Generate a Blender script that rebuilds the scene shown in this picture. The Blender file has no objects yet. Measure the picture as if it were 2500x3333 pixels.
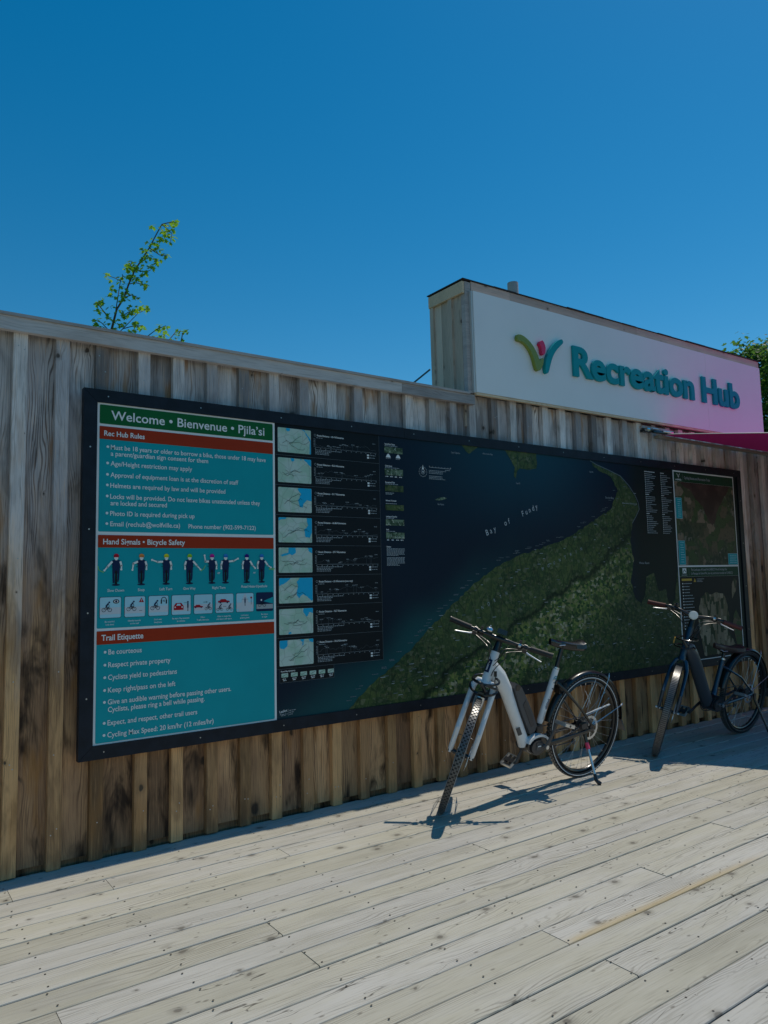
import bpy, math, random
from mathutils import Vector, Matrix, noise
R = math.radians
rnd = random.Random(7)
SC = bpy.context.scene
COL = SC.collection

# ------------------------------------------------------------------ camera
cam_d = bpy.data.cameras.new('camera')
cam = bpy.data.objects.new('camera', cam_d); COL.objects.link(cam)
CX = (0.81483403, -0.5793016, -0.02133456)      # image right
CD = (0.0359202, 0.0871886, -0.99554402)        # image down
CF = (0.57858037, 0.8104368, 0.09185287)        # view direction
cam.matrix_world = Matrix(((CX[0], -CD[0], -CF[0], 0), (CX[1], -CD[1], -CF[1], 0),
                           (CX[2], -CD[2], -CF[2], 1.35), (0, 0, 0, 1)))
cam_d.sensor_fit = 'VERTICAL'; cam_d.sensor_height = 36; cam_d.lens = 36 * 2400 / 3333
cam_d.clip_start = 0.05; cam_d.clip_end = 3000
SC.camera = cam

# ------------------------------------------------------------------ light
SUN = Vector((0.5, 0.025, 1.0)).normalized()
EL = math.asin(SUN.z); AZ = math.atan2(SUN.x, SUN.y)
w = bpy.data.worlds.new('World'); SC.world = w; w.use_nodes = True
nt = w.node_tree; nt.nodes.clear()
sky = nt.nodes.new('ShaderNodeTexSky'); sky.sky_type = 'NISHITA'; sky.sun_disc = False
sky.sun_elevation = EL; sky.sun_rotation = AZ
sky.air_density = 1.0; sky.dust_density = 0.15; sky.ozone_density = 3.0; sky.altitude = 50
hs = nt.nodes.new('ShaderNodeHueSaturation'); hs.inputs['Saturation'].default_value = 1.43
hs.inputs['Hue'].default_value = 0.487
bg = nt.nodes.new('ShaderNodeBackground'); bg.inputs['Strength'].default_value = 0.122
wo = nt.nodes.new('ShaderNodeOutputWorld')
nt.links.new(sky.outputs[0], hs.inputs['Color']); nt.links.new(hs.outputs[0], bg.inputs['Color'])
nt.links.new(bg.outputs[0], wo.inputs['Surface'])
sd = bpy.data.lights.new('sun', 'SUN'); sd.energy = 3.3; sd.angle = R(0.53); sd.color = (1, 0.93, 0.80)
sun = bpy.data.objects.new('sun', sd); COL.objects.link(sun)
sun.rotation_euler = (-SUN).to_track_quat('-Z', 'Y').to_euler()
SC.view_settings.view_transform = 'Standard'; SC.view_settings.look = 'None'
SC.view_settings.exposure = -0.35; SC.view_settings.gamma = 1; SC.view_settings.use_curve_mapping = False

# ------------------------------------------------------------------ helpers
def tag(o, label=None, cat=None, group=None, kind=None):
    if label: o['label'] = label
    if cat: o['category'] = cat
    if group: o['group'] = group
    if kind: o['kind'] = kind
    return o
def empty(name, loc=(0, 0, 0)):
    o = bpy.data.objects.new(name, None); o.empty_display_size = 0.1; o.location = loc; COL.objects.link(o); return o
def link(name, me, parent=None, loc=None):
    o = bpy.data.objects.new(name, me); COL.objects.link(o)
    if parent: o.parent = parent
    if loc: o.location = loc
    return o

class MB:
    """collects faces; build() links them as ONE mesh object"""
    def __init__(s): s.v = []; s.f = []; s.m = []; s.mats = []; s.xf = None
    def mi(s, mat):
        if mat not in s.mats: s.mats.append(mat)
        return s.mats.index(mat)
    def add(s, vs, fs, mat=None):
        b = len(s.v)
        if s.xf: vs = [s.xf(Vector(v)) for v in vs]
        s.v += [tuple(v) for v in vs]; s.f += [[i + b for i in f] for f in fs]
        s.m += [s.mi(mat) if mat else 0] * len(fs)
        return s
    def box(s, x0, x1, y0, y1, z0, z1, mat=None):
        return s.add([(x0, y0, z0), (x1, y0, z0), (x1, y1, z0), (x0, y1, z0), (x0, y0, z1), (x1, y0, z1), (x1, y1, z1), (x0, y1, z1)],
                     [(0, 3, 2, 1), (4, 5, 6, 7), (0, 1, 5, 4), (1, 2, 6, 5), (2, 3, 7, 6), (3, 0, 4, 7)], mat)
    def obox(s, c, ax, ay, az, mat=None):
        c = Vector(c); ax = Vector(ax); ay = Vector(ay); az = Vector(az); vs = []
        for k in (-1, 1):
            for (i, j) in ((-1, -1), (1, -1), (1, 1), (-1, 1)): vs.append(c + ax * i + ay * j + az * k)
        return s.add(vs, [(0, 3, 2, 1), (4, 5, 6, 7), (0, 1, 5, 4), (1, 2, 6, 5), (2, 3, 7, 6), (3, 0, 4, 7)], mat)
    def tube(s, pts, rad, n=8, mat=None, closed=False, ry=None, up=(0, 1, 0)):
        pts = [Vector(p) for p in pts]; k = len(pts)
        if not isinstance(rad, (list, tuple)): rad = [rad] * k
        vs = []; up = Vector(up)
        for i, p in enumerate(pts):
            if closed: t = pts[(i + 1) % k] - pts[i - 1]
            else: t = pts[min(i + 1, k - 1)] - pts[max(i - 1, 0)]
            t.normalize()
            a = up - t * up.dot(t)
            if a.length < 1e-3: a = t.orthogonal()
            a.normalize(); b = t.cross(a)
            r = rad[i]; r2 = r if ry is None else (ry[i] if isinstance(ry, (list, tuple)) else ry)
            for j in range(n):
                q = 2 * math.pi * j / n
                vs.append(p + a * (math.cos(q) * r2) + b * (math.sin(q) * r))
        fs = []
        for i in range(k if closed else k - 1):
            i2 = (i + 1) % k
            for j in range(n):
                fs.append((i * n + j, i * n + (j + 1) % n, i2 * n + (j + 1) % n, i2 * n + j))
        if not closed: fs += [tuple(range(n))[::-1], tuple(range((k - 1) * n, k * n))]
        return s.add(vs, fs, mat)
    def prism(s, pts, y0, y1, mat=None):
        """polygon of (x,z) extruded along y"""
        n = len(pts); vs = [(p[0], y0, p[1]) for p in pts] + [(p[0], y1, p[1]) for p in pts]
        fs = [tuple(range(n)), tuple(range(n, 2 * n))[::-1]] + [(i, i + n, (i + 1) % n + n, (i + 1) % n) for i in range(n)]
        return s.add(vs, fs, mat)
    # flat print on a vertical board (faces -Y)
    def poly(s, pts, y, mat=None): return s.add([(p[0], y, p[1]) for p in pts], [tuple(range(len(pts)))], mat)
    def rect(s, x0, x1, z0, z1, y, mat=None, r=0.0):
        if r <= 0: return s.poly([(x0, z0), (x1, z0), (x1, z1), (x0, z1)], y, mat)
        p = []
        for cx, cz, a0 in ((x1 - r, z0 + r, -90), (x1 - r, z1 - r, 0), (x0 + r, z1 - r, 90), (x0 + r, z0 + r, 180)):
            for k in range(4): a = R(a0 + 30 * k); p.append((cx + r * math.cos(a), cz + r * math.sin(a)))
        return s.poly(p, y, mat)
    def disc(s, cx, cz, r, y, mat=None, n=14, a0=0, a1=360, rz=None):
        return s.poly([(cx + r * math.cos(R(a0 + (a1 - a0) * i / n)), cz + (rz or r) * math.sin(R(a0 + (a1 - a0) * i / n))) for i in range(n + (a1 - a0 < 360))], y, mat)
    def line(s, pts, wd, y, mat=None, w1=None):
        for i in range(len(pts) - 1):
            a = Vector((pts[i][0], pts[i][1])); b = Vector((pts[i + 1][0], pts[i + 1][1])); d = b - a
            if d.length < 1e-6: continue
            d.normalize(); n = Vector((-d.y, d.x)); h = wd / 2; h2 = (w1 or wd) / 2
            e = d * (h * .5)
            s.poly([a - e - n * h, b + e - n * h2, b + e + n * h2, a - e + n * h], y, mat)
        return s
    def ring(s, cx, cz, r, wd, y, mat=None, n=16, rz=None):
        rz = rz or r
        return s.line([(cx + r * math.cos(2 * math.pi * i / n), cz + rz * math.sin(2 * math.pi * i / n)) for i in range(n + 1)], wd, y, mat)
    def build(s, name, mat=None, parent=None, smooth=False, loc=None):
        me = bpy.data.meshes.new(name); me.from_pydata(s.v, [], s.f)
        if s.mats:
            for m in s.mats: me.materials.append(m)
            if len(s.mats) > 1:
                for p, i in zip(me.polygons, s.m): p.material_index = i
        elif mat: me.materials.append(mat)
        if smooth:
            for p in me.polygons: p.use_smooth = True
            try: me.set_sharp_from_angle(angle=R(38))
            except Exception: pass
        me.update()
        return link(name, me, parent, loc)

# ------------------------------------------------------------------ materials
def new_mat(name):
    m = bpy.data.materials.new(name); m.use_nodes = True
    b = m.node_tree.nodes['Principled BSDF']; return m, m.node_tree, b
def N(t, typ, **kw):
    n = t.nodes.new(typ)
    for k, v in kw.items():
        if k in n.bl_rna.properties: setattr(n, k, v)
        else: n.inputs[k].default_value = v
    return n
def L(t, a, b): t.links.new(a, b)
def math_n(t, op, a, b=None, c=None, clamp=False):
    n = t.nodes.new('ShaderNodeMath'); n.operation = op; n.use_clamp = clamp
    for i, x in enumerate((a, b, c)):
        if x is None: continue
        if isinstance(x, (int, float)): n.inputs[i].default_value = x
        else: t.links.new(x, n.inputs[i])
    return n.outputs[0]
def mix(t, f, a, b, mode='MIX'):
    n = t.nodes.new('ShaderNodeMix'); n.data_type = 'RGBA'; n.blend_type = mode
    for s_, x in ((n.inputs[0], f), (n.inputs[6], a), (n.inputs[7], b)):
        if isinstance(x, (int, float)): s_.default_value = x
        elif isinstance(x, tuple): s_.default_value = x if len(x) == 4 else x + (1,)
        else: t.links.new(x, s_)
    return n.outputs[2]
def ramp(t, f, stops, interp='LINEAR'):
    n = t.nodes.new('ShaderNodeValToRGB'); cr = n.color_ramp; cr.interpolation = interp
    while len(cr.elements) < len(stops): cr.elements.new(0.5)
    for e, (p, c) in zip(cr.elements, stops):
        e.position = p; e.color = (c, c, c, 1) if isinstance(c, (int, float)) else (c + (1,) if len(c) == 3 else c)
    t.links.new(f, n.inputs[0]); return n.outputs[0]
def smap(t, f, a, b, lo=0.0, hi=1.0):
    n = t.nodes.new('ShaderNodeMapRange'); n.interpolation_type = 'SMOOTHSTEP'
    t.links.new(f, n.inputs[0]); n.inputs[1].default_value = a; n.inputs[2].default_value = b
    n.inputs[3].default_value = lo; n.inputs[4].default_value = hi; return n.outputs[0]
def noise_n(t, vec, scale, detail=3, rough=.5, dist=0):
    n = N(t, 'ShaderNodeTexNoise'); n.inputs['Scale'].default_value = scale; n.inputs['Detail'].default_value = detail
    n.inputs['Roughness'].default_value = rough; n.inputs['Distortion'].default_value = dist
    t.links.new(vec, n.inputs['Vector']); return n.outputs['Fac']

def plain(name, col, rough=.5, metal=0, spec=.5, var=.0, vscale=8, coat=0, bump=0):
    m, t, b = new_mat(name)
    b.inputs['Roughness'].default_value = rough; b.inputs['Metallic'].default_value = metal
    b.inputs['Specular IOR Level'].default_value = spec; b.inputs['Coat Weight'].default_value = coat
    tc = N(t, 'ShaderNodeTexCoord')
    f = noise_n(t, tc.outputs['Object'], vscale, 4, .6)
    k = smap(t, f, .3, .7, 1 - var, 1 + var)
    mm = t.nodes.new('ShaderNodeVectorMath'); mm.operation = 'SCALE'; mm.inputs[0].default_value = col[:3]
    L(t, k, mm.inputs['Scale']); L(t, mm.outputs[0], b.inputs['Base Color'])
    if bump:
        bp = N(t, 'ShaderNodeBump', Strength=bump, Distance=.004); L(t, f, bp.inputs['Height']); L(t, bp.outputs[0], b.inputs['Normal'])
    return m

def wood(name, grain='X', light=(.47, .47, .44), warm=(.46, .44, .36), dark=(.20, .18, .15), knot=(.10, .085, .07),
         knot_scale=4.0, knot_r=.075, line_amt=.35, sky_tint=None, stain=0.0, edge_stain=False, rough=.75, bamp=.36, gnoise=.5, cracks=0.0):
    """procedural board: growth lines that bend round knots, mottling, wear, sky and bounce tint painted by height; differs from board to board"""
    m, t, b = new_mat(name)
    tc = N(t, 'ShaderNodeTexCoord'); oi = N(t, 'ShaderNodeObjectInfo')
    sep = N(t, 'ShaderNodeSeparateXYZ'); L(t, tc.outputs['Object'], sep.inputs[0])
    X, Y, Z = sep.outputs
    al, ac, dp = {'X': (X, Y, Z), 'Z': (Z, X, Y), 'ZY': (Z, Y, X), 'XZ': (X, Z, Y)}[grain]
    rn = oi.outputs['Random']
    off = math_n(t, 'MULTIPLY', rn, 61.0)
    al2 = math_n(t, 'ADD', al, off)
    acs = math_n(t, 'ADD', ac, math_n(t, 'MULTIPLY', rn, 17.3))
    def vec(a, c, d):
        n = N(t, 'ShaderNodeCombineXYZ')
        for i, x in enumerate((a, c, d)):
            if isinstance(x, (int, float)): n.inputs[i].default_value = x
            else: L(t, x, n.inputs[i])
        return n.outputs[0]
    S = lambda x, k: math_n(t, 'MULTIPLY', x, k)
    # knots
    kv = vec(S(al2, .72), acs, 0.0)
    wob = N(t, 'ShaderNodeTexNoise'); wob.inputs['Scale'].default_value = 22; wob.inputs['Detail'].default_value = 2; L(t, kv, wob.inputs['Vector'])
    va = N(t, 'ShaderNodeVectorMath'); va.operation = 'MULTIPLY_ADD'; L(t, wob.outputs['Color'], va.inputs[0])
    va.inputs[1].default_value = (.02, .02, 0); L(t, kv, va.inputs[2])
    vo = N(t, 'ShaderNodeTexVoronoi'); vo.voronoi_dimensions = '2D'; vo.inputs['Scale'].default_value = knot_scale
    vo.inputs['Randomness'].default_value = 1; L(t, va.outputs[0], vo.inputs['Vector'])
    vs = N(t, 'ShaderNodeSeparateColor'); L(t, vo.outputs['Color'], vs.inputs[0])
    size = smap(t, vs.outputs[0], .25, 1.0, .12, 1.0)
    kd = math_n(t, 'DIVIDE', vo.outputs['Distance'], S(size, knot_r))       # 1 at the knot's rim
    core = smap(t, kd, .55, 1.15, 1, 0)
    halo = smap(t, kd, .8, 2.8, 1, 0)
    warp = S(math_n(t, 'POWER', smap(t, kd, 0, 6.0, 1, 0), 2.0), .012)
    # growth lines
    lowv = vec(S(al2, .55), S(acs, 3.0), dp)
    low = noise_n(t, lowv, 2.2, 2, .5)
    q = math_n(t, 'ADD', math_n(t, 'ADD', ac, S(low, .17)), warp)
    fine = noise_n(t, vec(S(al2, 6), S(acs, 260), dp), 1.0, 2, .6)
    sn = math_n(t, 'SINE', math_n(t, 'ADD', S(q, 560.0), S(fine, 2.2)))
    gate = smap(t, noise_n(t, vec(S(al2, .8), S(acs, 9), dp), 1.6, 2), .38, .66)
    lines = math_n(t, 'MULTIPLY', smap(t, sn, .1, 1.0), gate)
    fibre = noise_n(t, vec(S(al2, 5), S(acs, 150), S(dp, 150)), 1.0, 3, .65)
    mott = noise_n(t, vec(S(al2, 1.3), S(acs, 6), dp), 1.7, 4, .6)
    tone = math_n(t, 'ADD', S(mott, .9), S(rn, .45)) if cracks else math_n(t, 'ADD', S(mott, 1.1), math_n(t, 'SUBTRACT', S(math_n(t, 'FRACT', S(rn, 13.3)), .8), .32))
    base = mix(t, smap(t, tone, .38, .92), light, warm)
    if cracks:
        dirt = noise_n(t, vec(S(al2, .5), S(acs, .9), 0.0), 2.1, 5, .6)
        base = mix(t, smap(t, dirt, .5, .72, 0, .28), base, (.27, .25, .20))
    if sky_tint:  # sky-lit grey above, deck-bounce brown below, painted into the wood colour
        grey_l, grey_d, z0, z1 = sky_tint
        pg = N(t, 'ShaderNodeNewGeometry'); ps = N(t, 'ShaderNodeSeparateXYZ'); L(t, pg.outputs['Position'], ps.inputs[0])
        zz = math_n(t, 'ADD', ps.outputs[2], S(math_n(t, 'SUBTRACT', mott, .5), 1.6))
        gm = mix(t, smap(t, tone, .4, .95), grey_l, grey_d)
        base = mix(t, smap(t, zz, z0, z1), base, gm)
    bright = math_n(t, 'ADD', 1 - bamp * .55, S(math_n(t, 'FRACT', S(rn, 37.7)), bamp))
    sc = t.nodes.new('ShaderNodeVectorMath'); sc.operation = 'SCALE'; L(t, base, sc.inputs[0]); L(t, bright, sc.inputs['Scale'])
    col = sc.outputs[0]
    col = mix(t, S(lines, line_amt), col, dark)
    col = mix(t, smap(t, fibre, .5, .78, 0, gnoise), col, dark)
    col = mix(t, smap(t, fibre, .5, .22, 0, gnoise * .5), col, tuple(min(1, c * 1.25) for c in light))
    if stain:
        st = noise_n(t, vec(S(al2, 1.1), S(acs, 4.0), dp), 2.0, 4, .6, .5)
        sf = smap(t, st, .47, .66, 0, stain)
        if sky_tint: sf = math_n(t, 'MULTIPLY', sf, smap(t, ps.outputs[2], 1.0, 2.1, 1, .45))
        col = mix(t, sf, col, tuple(c * .35 for c in dark))
        rust = noise_n(t, vec(S(al2, .9), S(acs, 4.0), math_n(t, 'ADD', dp, 5.0)), 2.1, 3, .55)
        col = mix(t, smap(t, rust, .56, .72, 0, stain * .75), col, (.38, .17, .05))
    if cracks:
        cn = noise_n(t, vec(S(al2, .9), S(acs, 7), dp), 2.6, 2, .5)
        ck = smap(t, math_n(t, 'ABSOLUTE', math_n(t, 'SUBTRACT', cn, .5)), .0, .008, 1, 0)
        ck = math_n(t, 'MULTIPLY', ck, smap(t, noise_n(t, vec(S(al2, 1.5), S(acs, 3), 3.0), 1.3, 1), .55, .62))
        col = mix(t, S(ck, cracks), col, (.06, .05, .04))
        ns = N(t, 'ShaderNodeTexVoronoi'); ns.voronoi_dimensions = '2D'; ns.inputs['Scale'].default_value = 11; L(t, vec(S(al2, .45), acs, 0.0), ns.inputs['Vector'])
        nc = N(t, 'ShaderNodeSeparateColor'); L(t, ns.outputs['Color'], nc.inputs[0])
        fl = math_n(t, 'MULTIPLY', smap(t, ns.outputs['Distance'], .02, .075, 1, 0), smap(t, nc.outputs[1], .55, .65))
        col = mix(t, S(fl, .6), col, (.12, .10, .08))
    col = mix(t, S(halo, .35), col, dark)
    col = mix(t, S(core, .85 if not cracks else .62), col, knot)
    if edge_stain:
        e = smap(t, math_n(t, 'ADD', Y, S(mott, .03)), -.005, -.055, 0, 1)
        ends = math_n(t, 'MULTIPLY', smap(t, X, -2.1, -1.95), smap(t, X, -.4, -1.1))
        col = mix(t, math_n(t, 'MULTIPLY', math_n(t, 'MULTIPLY', e, ends), .6), col, (.50, .34, .11))
    L(t, col, b.inputs['Base Color'])
    b.inputs['Roughness'].default_value = rough; b.inputs['Specular IOR Level'].default_value = .25
    h = math_n(t, 'SUBTRACT', math_n(t, 'ADD', S(fibre, .6), S(mott, .3)), math_n(t, 'ADD', S(lines, .35), S(core, .6)))
    bp = N(t, 'ShaderNodeBump', Strength=.5, Distance=.0025); L(t, h, bp.inputs['Height']); L(t, bp.outputs[0], b.inputs['Normal'])
    return m

M = {}
M['deck'] = wood('deck_wood', 'X', light=(.55, .52, .465), warm=(.50, .465, .37), dark=(.16, .14, .11), line_amt=.5, gnoise=.45, knot_r=.065, knot_scale=4.6, bamp=.15, cracks=.8)
M['deck_stained'] = wood('deck_wood_stained', 'X', light=(.55, .52, .465), warm=(.50, .465, .37), dark=(.16, .14, .11), line_amt=.55, gnoise=.5, edge_stain=True, knot_r=.075, knot_scale=4.6, bamp=.1, cracks=.7)
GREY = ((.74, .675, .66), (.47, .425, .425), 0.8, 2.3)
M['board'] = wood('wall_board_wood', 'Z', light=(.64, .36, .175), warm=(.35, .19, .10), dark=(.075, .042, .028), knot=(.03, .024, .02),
                  knot_scale=2.5, knot_r=.075, line_amt=.75, sky_tint=GREY, stain=.95, bamp=.55, gnoise=.75)
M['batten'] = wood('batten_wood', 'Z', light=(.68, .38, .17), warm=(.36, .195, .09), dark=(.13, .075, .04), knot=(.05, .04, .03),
                   knot_scale=3.2, knot_r=.05, line_amt=.3, sky_tint=((.74, .68, .66), (.36, .335, .345), 0.7, 2.2), stain=.45, bamp=.95, gnoise=.75)
M['cap'] = wood('cap_wood', 'XZ', light=(.52, .485, .475), warm=(.37, .34, .335), dark=(.12, .115, .11), line_amt=.2, knot_r=.05, stain=.2)
M['side'] = wood('side_wood', 'ZY', light=(.60, .50, .41), warm=(.46, .385, .315), dark=(.16, .13, .10), knot=(.08, .06, .05), line_amt=.35, knot_r=.05)
M['side_trim'] = wood('side_trim_wood', 'X', light=(.74, .58, .40), warm=(.60, .47, .33), dark=(.2, .16, .11), line_amt=.3, knot_r=.05)
M['shingle'] = plain('shingle', (.03, .03, .033), .9, var=.4, vscale=60, bump=.6)
M['frame'] = plain('painted_frame', (.009, .013, .021), .5, var=.25, vscale=14, bump=.15, spec=.22)
M['screw'] = plain('screw_metal', (.45, .45, .45), .35, metal=.8)
M['rust_screw'] = plain('deck_screw', (.06, .05, .04), .7)
# print colours
def ink(name, c, rough=.5): return plain(name, c, rough, var=.04, vscale=3, spec=.16)
M['white'] = ink('print_white', (.78, .79, .78)); M['green'] = ink('print_green', (.004, .115, .03))
M['red'] = ink('print_red', (.36, .030, .006)); M['teal'] = ink('print_teal', (.002, .33, .375))
M['navy'] = ink('print_navy', (.006, .02, .07)); M['skin'] = ink('print_skin', (.8, .78, .74))
M['black'] = ink('print_black', (.006, .009, .012)); M['iconbg'] = ink('icon_blue', (.38, .66, .76)); M['iconroad'] = ink('icon_grey', (.55, .60, .64))
M['soft'] = ink('print_soft_white', (.50, .54, .57))
M['line_grey'] = ink('print_line', (.14, .17, .19)); M['dim'] = ink('print_dim', (.34, .38, .40))
M['orange'] = ink('print_orange', (.75, .26, .06)); M['yellow'] = ink('print_yellow', (.75, .70, .02)); M['lime'] = ink('print_lime', (.30, .62, .03))
M['magenta'] = ink('print_magenta', (.55, .01, .30)); M['blue'] = ink('print_blue', (.02, .22, .62)); M['purple'] = ink('print_purple', (.03, .006, .22))
M['crimson'] = ink('print_crimson', (.52, .008, .03)); M['carred'] = ink('print_car_red', (.38, .008, .02)); M['water'] = ink('print_water', (.006, .40, .66))
M['gold'] = ink('print_gold', (.55, .36, .06)); M['darkgreen'] = ink('print_dark_green', (.008, .05, .025))

def sat_map(name, mode):
    """printed aerial picture: field patches, woods, ridges (flat print, board coordinates)"""
    m, t, b = new_mat(name)
    tc = N(t, 'ShaderNodeTexCoord'); sp = N(t, 'ShaderNodeSeparateXYZ'); L(t, tc.outputs['Object'], sp.inputs[0])
    X, Z = sp.outputs[0], sp.outputs[2]
    S = lambda x, k: math_n(t, 'MULTIPLY', x, k)
    cb = N(t, 'ShaderNodeCombineXYZ'); L(t, X, cb.inputs[0]); L(t, Z, cb.inputs[1]); P = cb.outputs[0]
    n1 = noise_n(t, P, 3.2, 6, .62); n2 = noise_n(t, P, 26, 4, .65); n3 = noise_n(t, P, 1.3, 3)
    if mode == 'main':
        # rotate so that u runs across the valley
        rot = N(t, 'ShaderNodeMapping'); rot.inputs['Rotation'].default_value = (0, 0, R(-25)); L(t, P, rot.inputs['Vector'])
        rs = N(t, 'ShaderNodeSeparateXYZ'); L(t, rot.outputs[0], rs.inputs[0]); u = rs.outputs[1]
        vo = N(t, 'ShaderNodeTexVoronoi'); vo.inputs['Scale'].default_value = 62; vo.feature = 'F1'; vo.distance = 'CHEBYCHEV'
        wv = N(t, 'ShaderNodeMapping'); wv.inputs['Rotation'].default_value = (0, 0, R(20)); wv.inputs['Scale'].default_value = (.6, .8, 1); L(t, P, wv.inputs['Vector'])
        L(t, wv.outputs[0], vo.inputs['Vector'])
        vc = N(t, 'ShaderNodeSeparateColor'); L(t, vo.outputs['Color'], vc.inputs[0])
        woods = mix(t, smap(t, n2, .35, .65), (.014, .034, .016), (.040, .070, .027))
        woods = mix(t, smap(t, n1, .4, .62), woods, (.055, .085, .028))
        woods = mix(t, smap(t, noise_n(t, P, 60, 3), .56, .66, 0, .6), woods, (.10, .13, .06))
        fields = ramp(t, vc.outputs[0], [(0, (.03, .07, .02)), (.22, (.09, .15, .035)), (.42, (.20, .23, .06)), (.6, (.045, .09, .03)), (.72, (.22, .21, .09)), (.90, (.38, .35, .22))], 'CONSTANT')
        uu = math_n(t, 'ADD', u, math_n(t, 'ADD', S(math_n(t, 'SUBTRACT', n1, .5), .30), S(math_n(t, 'SUBTRACT', n2, .5), .07)))
        # valley band, coast strip
        val = math_n(t, 'MULTIPLY', smap(t, uu, -1.30, -.98, .25, 1), smap(t, uu, -.76, -.82))
        val = math_n(t, 'MAXIMUM', val, .22)
        dens = math_n(t, 'MULTIPLY', val, smap(t, noise_n(t, P, 9, 3), .34, .50))
        col = mix(t, dens, woods, fields)
        ry = math_n(t, 'ABSOLUTE', math_n(t, 'SUBTRACT', uu, -.755))
        col = mix(t, smap(t, ry, .0, .035, .8, 0), col, (.004, .012, .006))
        # land colour darkens towards the east
        col = mix(t, S(smap(t, X, 4.6, 5.8), .45), col, (.016, .034, .020))
        # ravines on the ridge
        rv = N(t, 'ShaderNodeTexVoronoi'); rv.feature = 'DISTANCE_TO_EDGE'; rv.inputs['Scale'].default_value = 9
        mp = N(t, 'ShaderNodeMapping'); mp.inputs['Rotation'].default_value = (0, 0, R(20)); mp.inputs['Scale'].default_value = (1.6, .6, 1); L(t, P, mp.inputs['Vector']); L(t, mp.outputs[0], rv.inputs['Vector'])
        col = mix(t, smap(t, rv.outputs['Distance'], 0, .05, .55, 0), col, (.006, .018, .009))
        rd = N(t, 'ShaderNodeTexVoronoi'); rd.feature = 'DISTANCE_TO_EDGE'; rd.inputs['Scale'].default_value = 2.3; L(t, rot.outputs[0], rd.inputs['Vector'])
        col = mix(t, smap(t, rd.outputs['Distance'], .003, .007, .16, 0), col, (.14, .17, .12))
    elif mode == 'sea':
        # deep water, paler and greener over the shallows along the shore (coast runs diagonally on the board)
        s_ = math_n(t, 'SUBTRACT', Z, math_n(t, 'ADD', S(math_n(t, 'SUBTRACT', X, 2.45), .555), .56))
        s_ = math_n(t, 'ADD', s_, S(math_n(t, 'SUBTRACT', n3, .5), .35))
        sh = math_n(t, 'MULTIPLY', smap(t, s_, .42, 0.0), smap(t, X, 4.3, 3.0))
        col = mix(t, sh, (.003, .013, .028), (.007, .080, .085))
        up = math_n(t, 'MULTIPLY', smap(t, Z, 1.5, 2.3), math_n(t, 'MULTIPLY', smap(t, X, 2.8, 4.0), smap(t, X, 5.2, 4.2)))
        col = mix(t, up, col, (.006, .052, .080))
        left = math_n(t, 'MULTIPLY', smap(t, X, 2.95, 2.6), smap(t, Z, .75, 1.0))
        col = mix(t, S(left, .6), col, (.004, .008, .018))
        east = smap(t, X, 5.25, 5.5)
        col = mix(t, east, col, (.005, .014, .014))
    elif mode == 'thumb':
        lw = N(t, 'ShaderNodeTexVoronoi'); lw.feature = 'DISTANCE_TO_EDGE'; lw.inputs['Scale'].default_value = 14; L(t, P, lw.inputs['Vector'])
        col = mix(t, smap(t, noise_n(t, P, 11, 5), .42, .6), (.50, .62, .55), (.38, .56, .44))
        col = mix(t, smap(t, lw.outputs['Distance'], 0, .035, .35, 0), col, (.12, .16, .13))
    elif mode == 'town':
        vo = N(t, 'ShaderNodeTexVoronoi'); vo.inputs['Scale'].default_value = 34; vo.distance = 'CHEBYCHEV'; L(t, P, vo.inputs['Vector'])
        vc = N(t, 'ShaderNodeSeparateColor'); L(t, vo.outputs['Color'], vc.inputs[0])
        big = N(t, 'ShaderNodeTexVoronoi'); big.inputs['Scale'].default_value = 9; big.distance = 'CHEBYCHEV'; L(t, P, big.inputs['Vector'])
        bc = N(t, 'ShaderNodeSeparateColor'); L(t, big.outputs['Color'], bc.inputs[0])
        small = ramp(t, vc.outputs[0], [(0, (.03, .045, .025)), (.4, (.07, .075, .045)), (.7, (.035, .05, .03)), (.9, (.16, .15, .12))], 'CONSTANT')
        large = ramp(t, bc.outputs[1], [(0, (.05, .08, .03)), (.35, (.11, .09, .055)), (.6, (.06, .065, .035)), (.85, (.22, .16, .11))], 'CONSTANT')
        col = mix(t, smap(t, n1, .42, .5), small, large)
        col = mix(t, smap(t, n2, .5, .7, 0, .6), col, (.015, .02, .012))
    elif mode == 'mud':
        col = mix(t, smap(t, n1, .4, .65), (.040, .022, .020), (.085, .050, .042))
    elif mode == 'marsh':
        vo = N(t, 'ShaderNodeTexVoronoi'); vo.inputs['Scale'].default_value = 19; vo.distance = 'CHEBYCHEV'
        mp = N(t, 'ShaderNodeMapping'); mp.inputs['Scale'].default_value = (1.3, .55, 1); L(t, P, mp.inputs['Vector']); L(t, mp.outputs[0], vo.inputs['Vector'])
        vc = N(t, 'ShaderNodeSeparateColor'); L(t, vo.outputs['Color'], vc.inputs[0])
        col = ramp(t, vc.outputs[0], [(0, (.03, .045, .02)), (.35, (.22, .18, .12)), (.6, (.14, .12, .07)), (.85, (.30, .25, .17))], 'CONSTANT')
        col = mix(t, smap(t, n2, .5, .7, 0, .4), col, (.02, .03, .015))
    elif mode == 'snip':
        col = mix(t, smap(t, n2, .4, .6), (.03, .06, .03), (.16, .22, .14))
        col = mix(t, smap(t, noise_n(t, P, 60, 3), .58, .66), col, (.42, .45, .36))
    L(t, col, b.inputs['Base Color']); b.inputs['Roughness'].default_value = .5; b.inputs['Specular IOR Level'].default_value = .16
    return m
for k in ('main', 'sea', 'thumb', 'town', 'mud', 'marsh', 'snip'): M['map_' + k] = sat_map('map_print_' + k, k)

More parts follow.
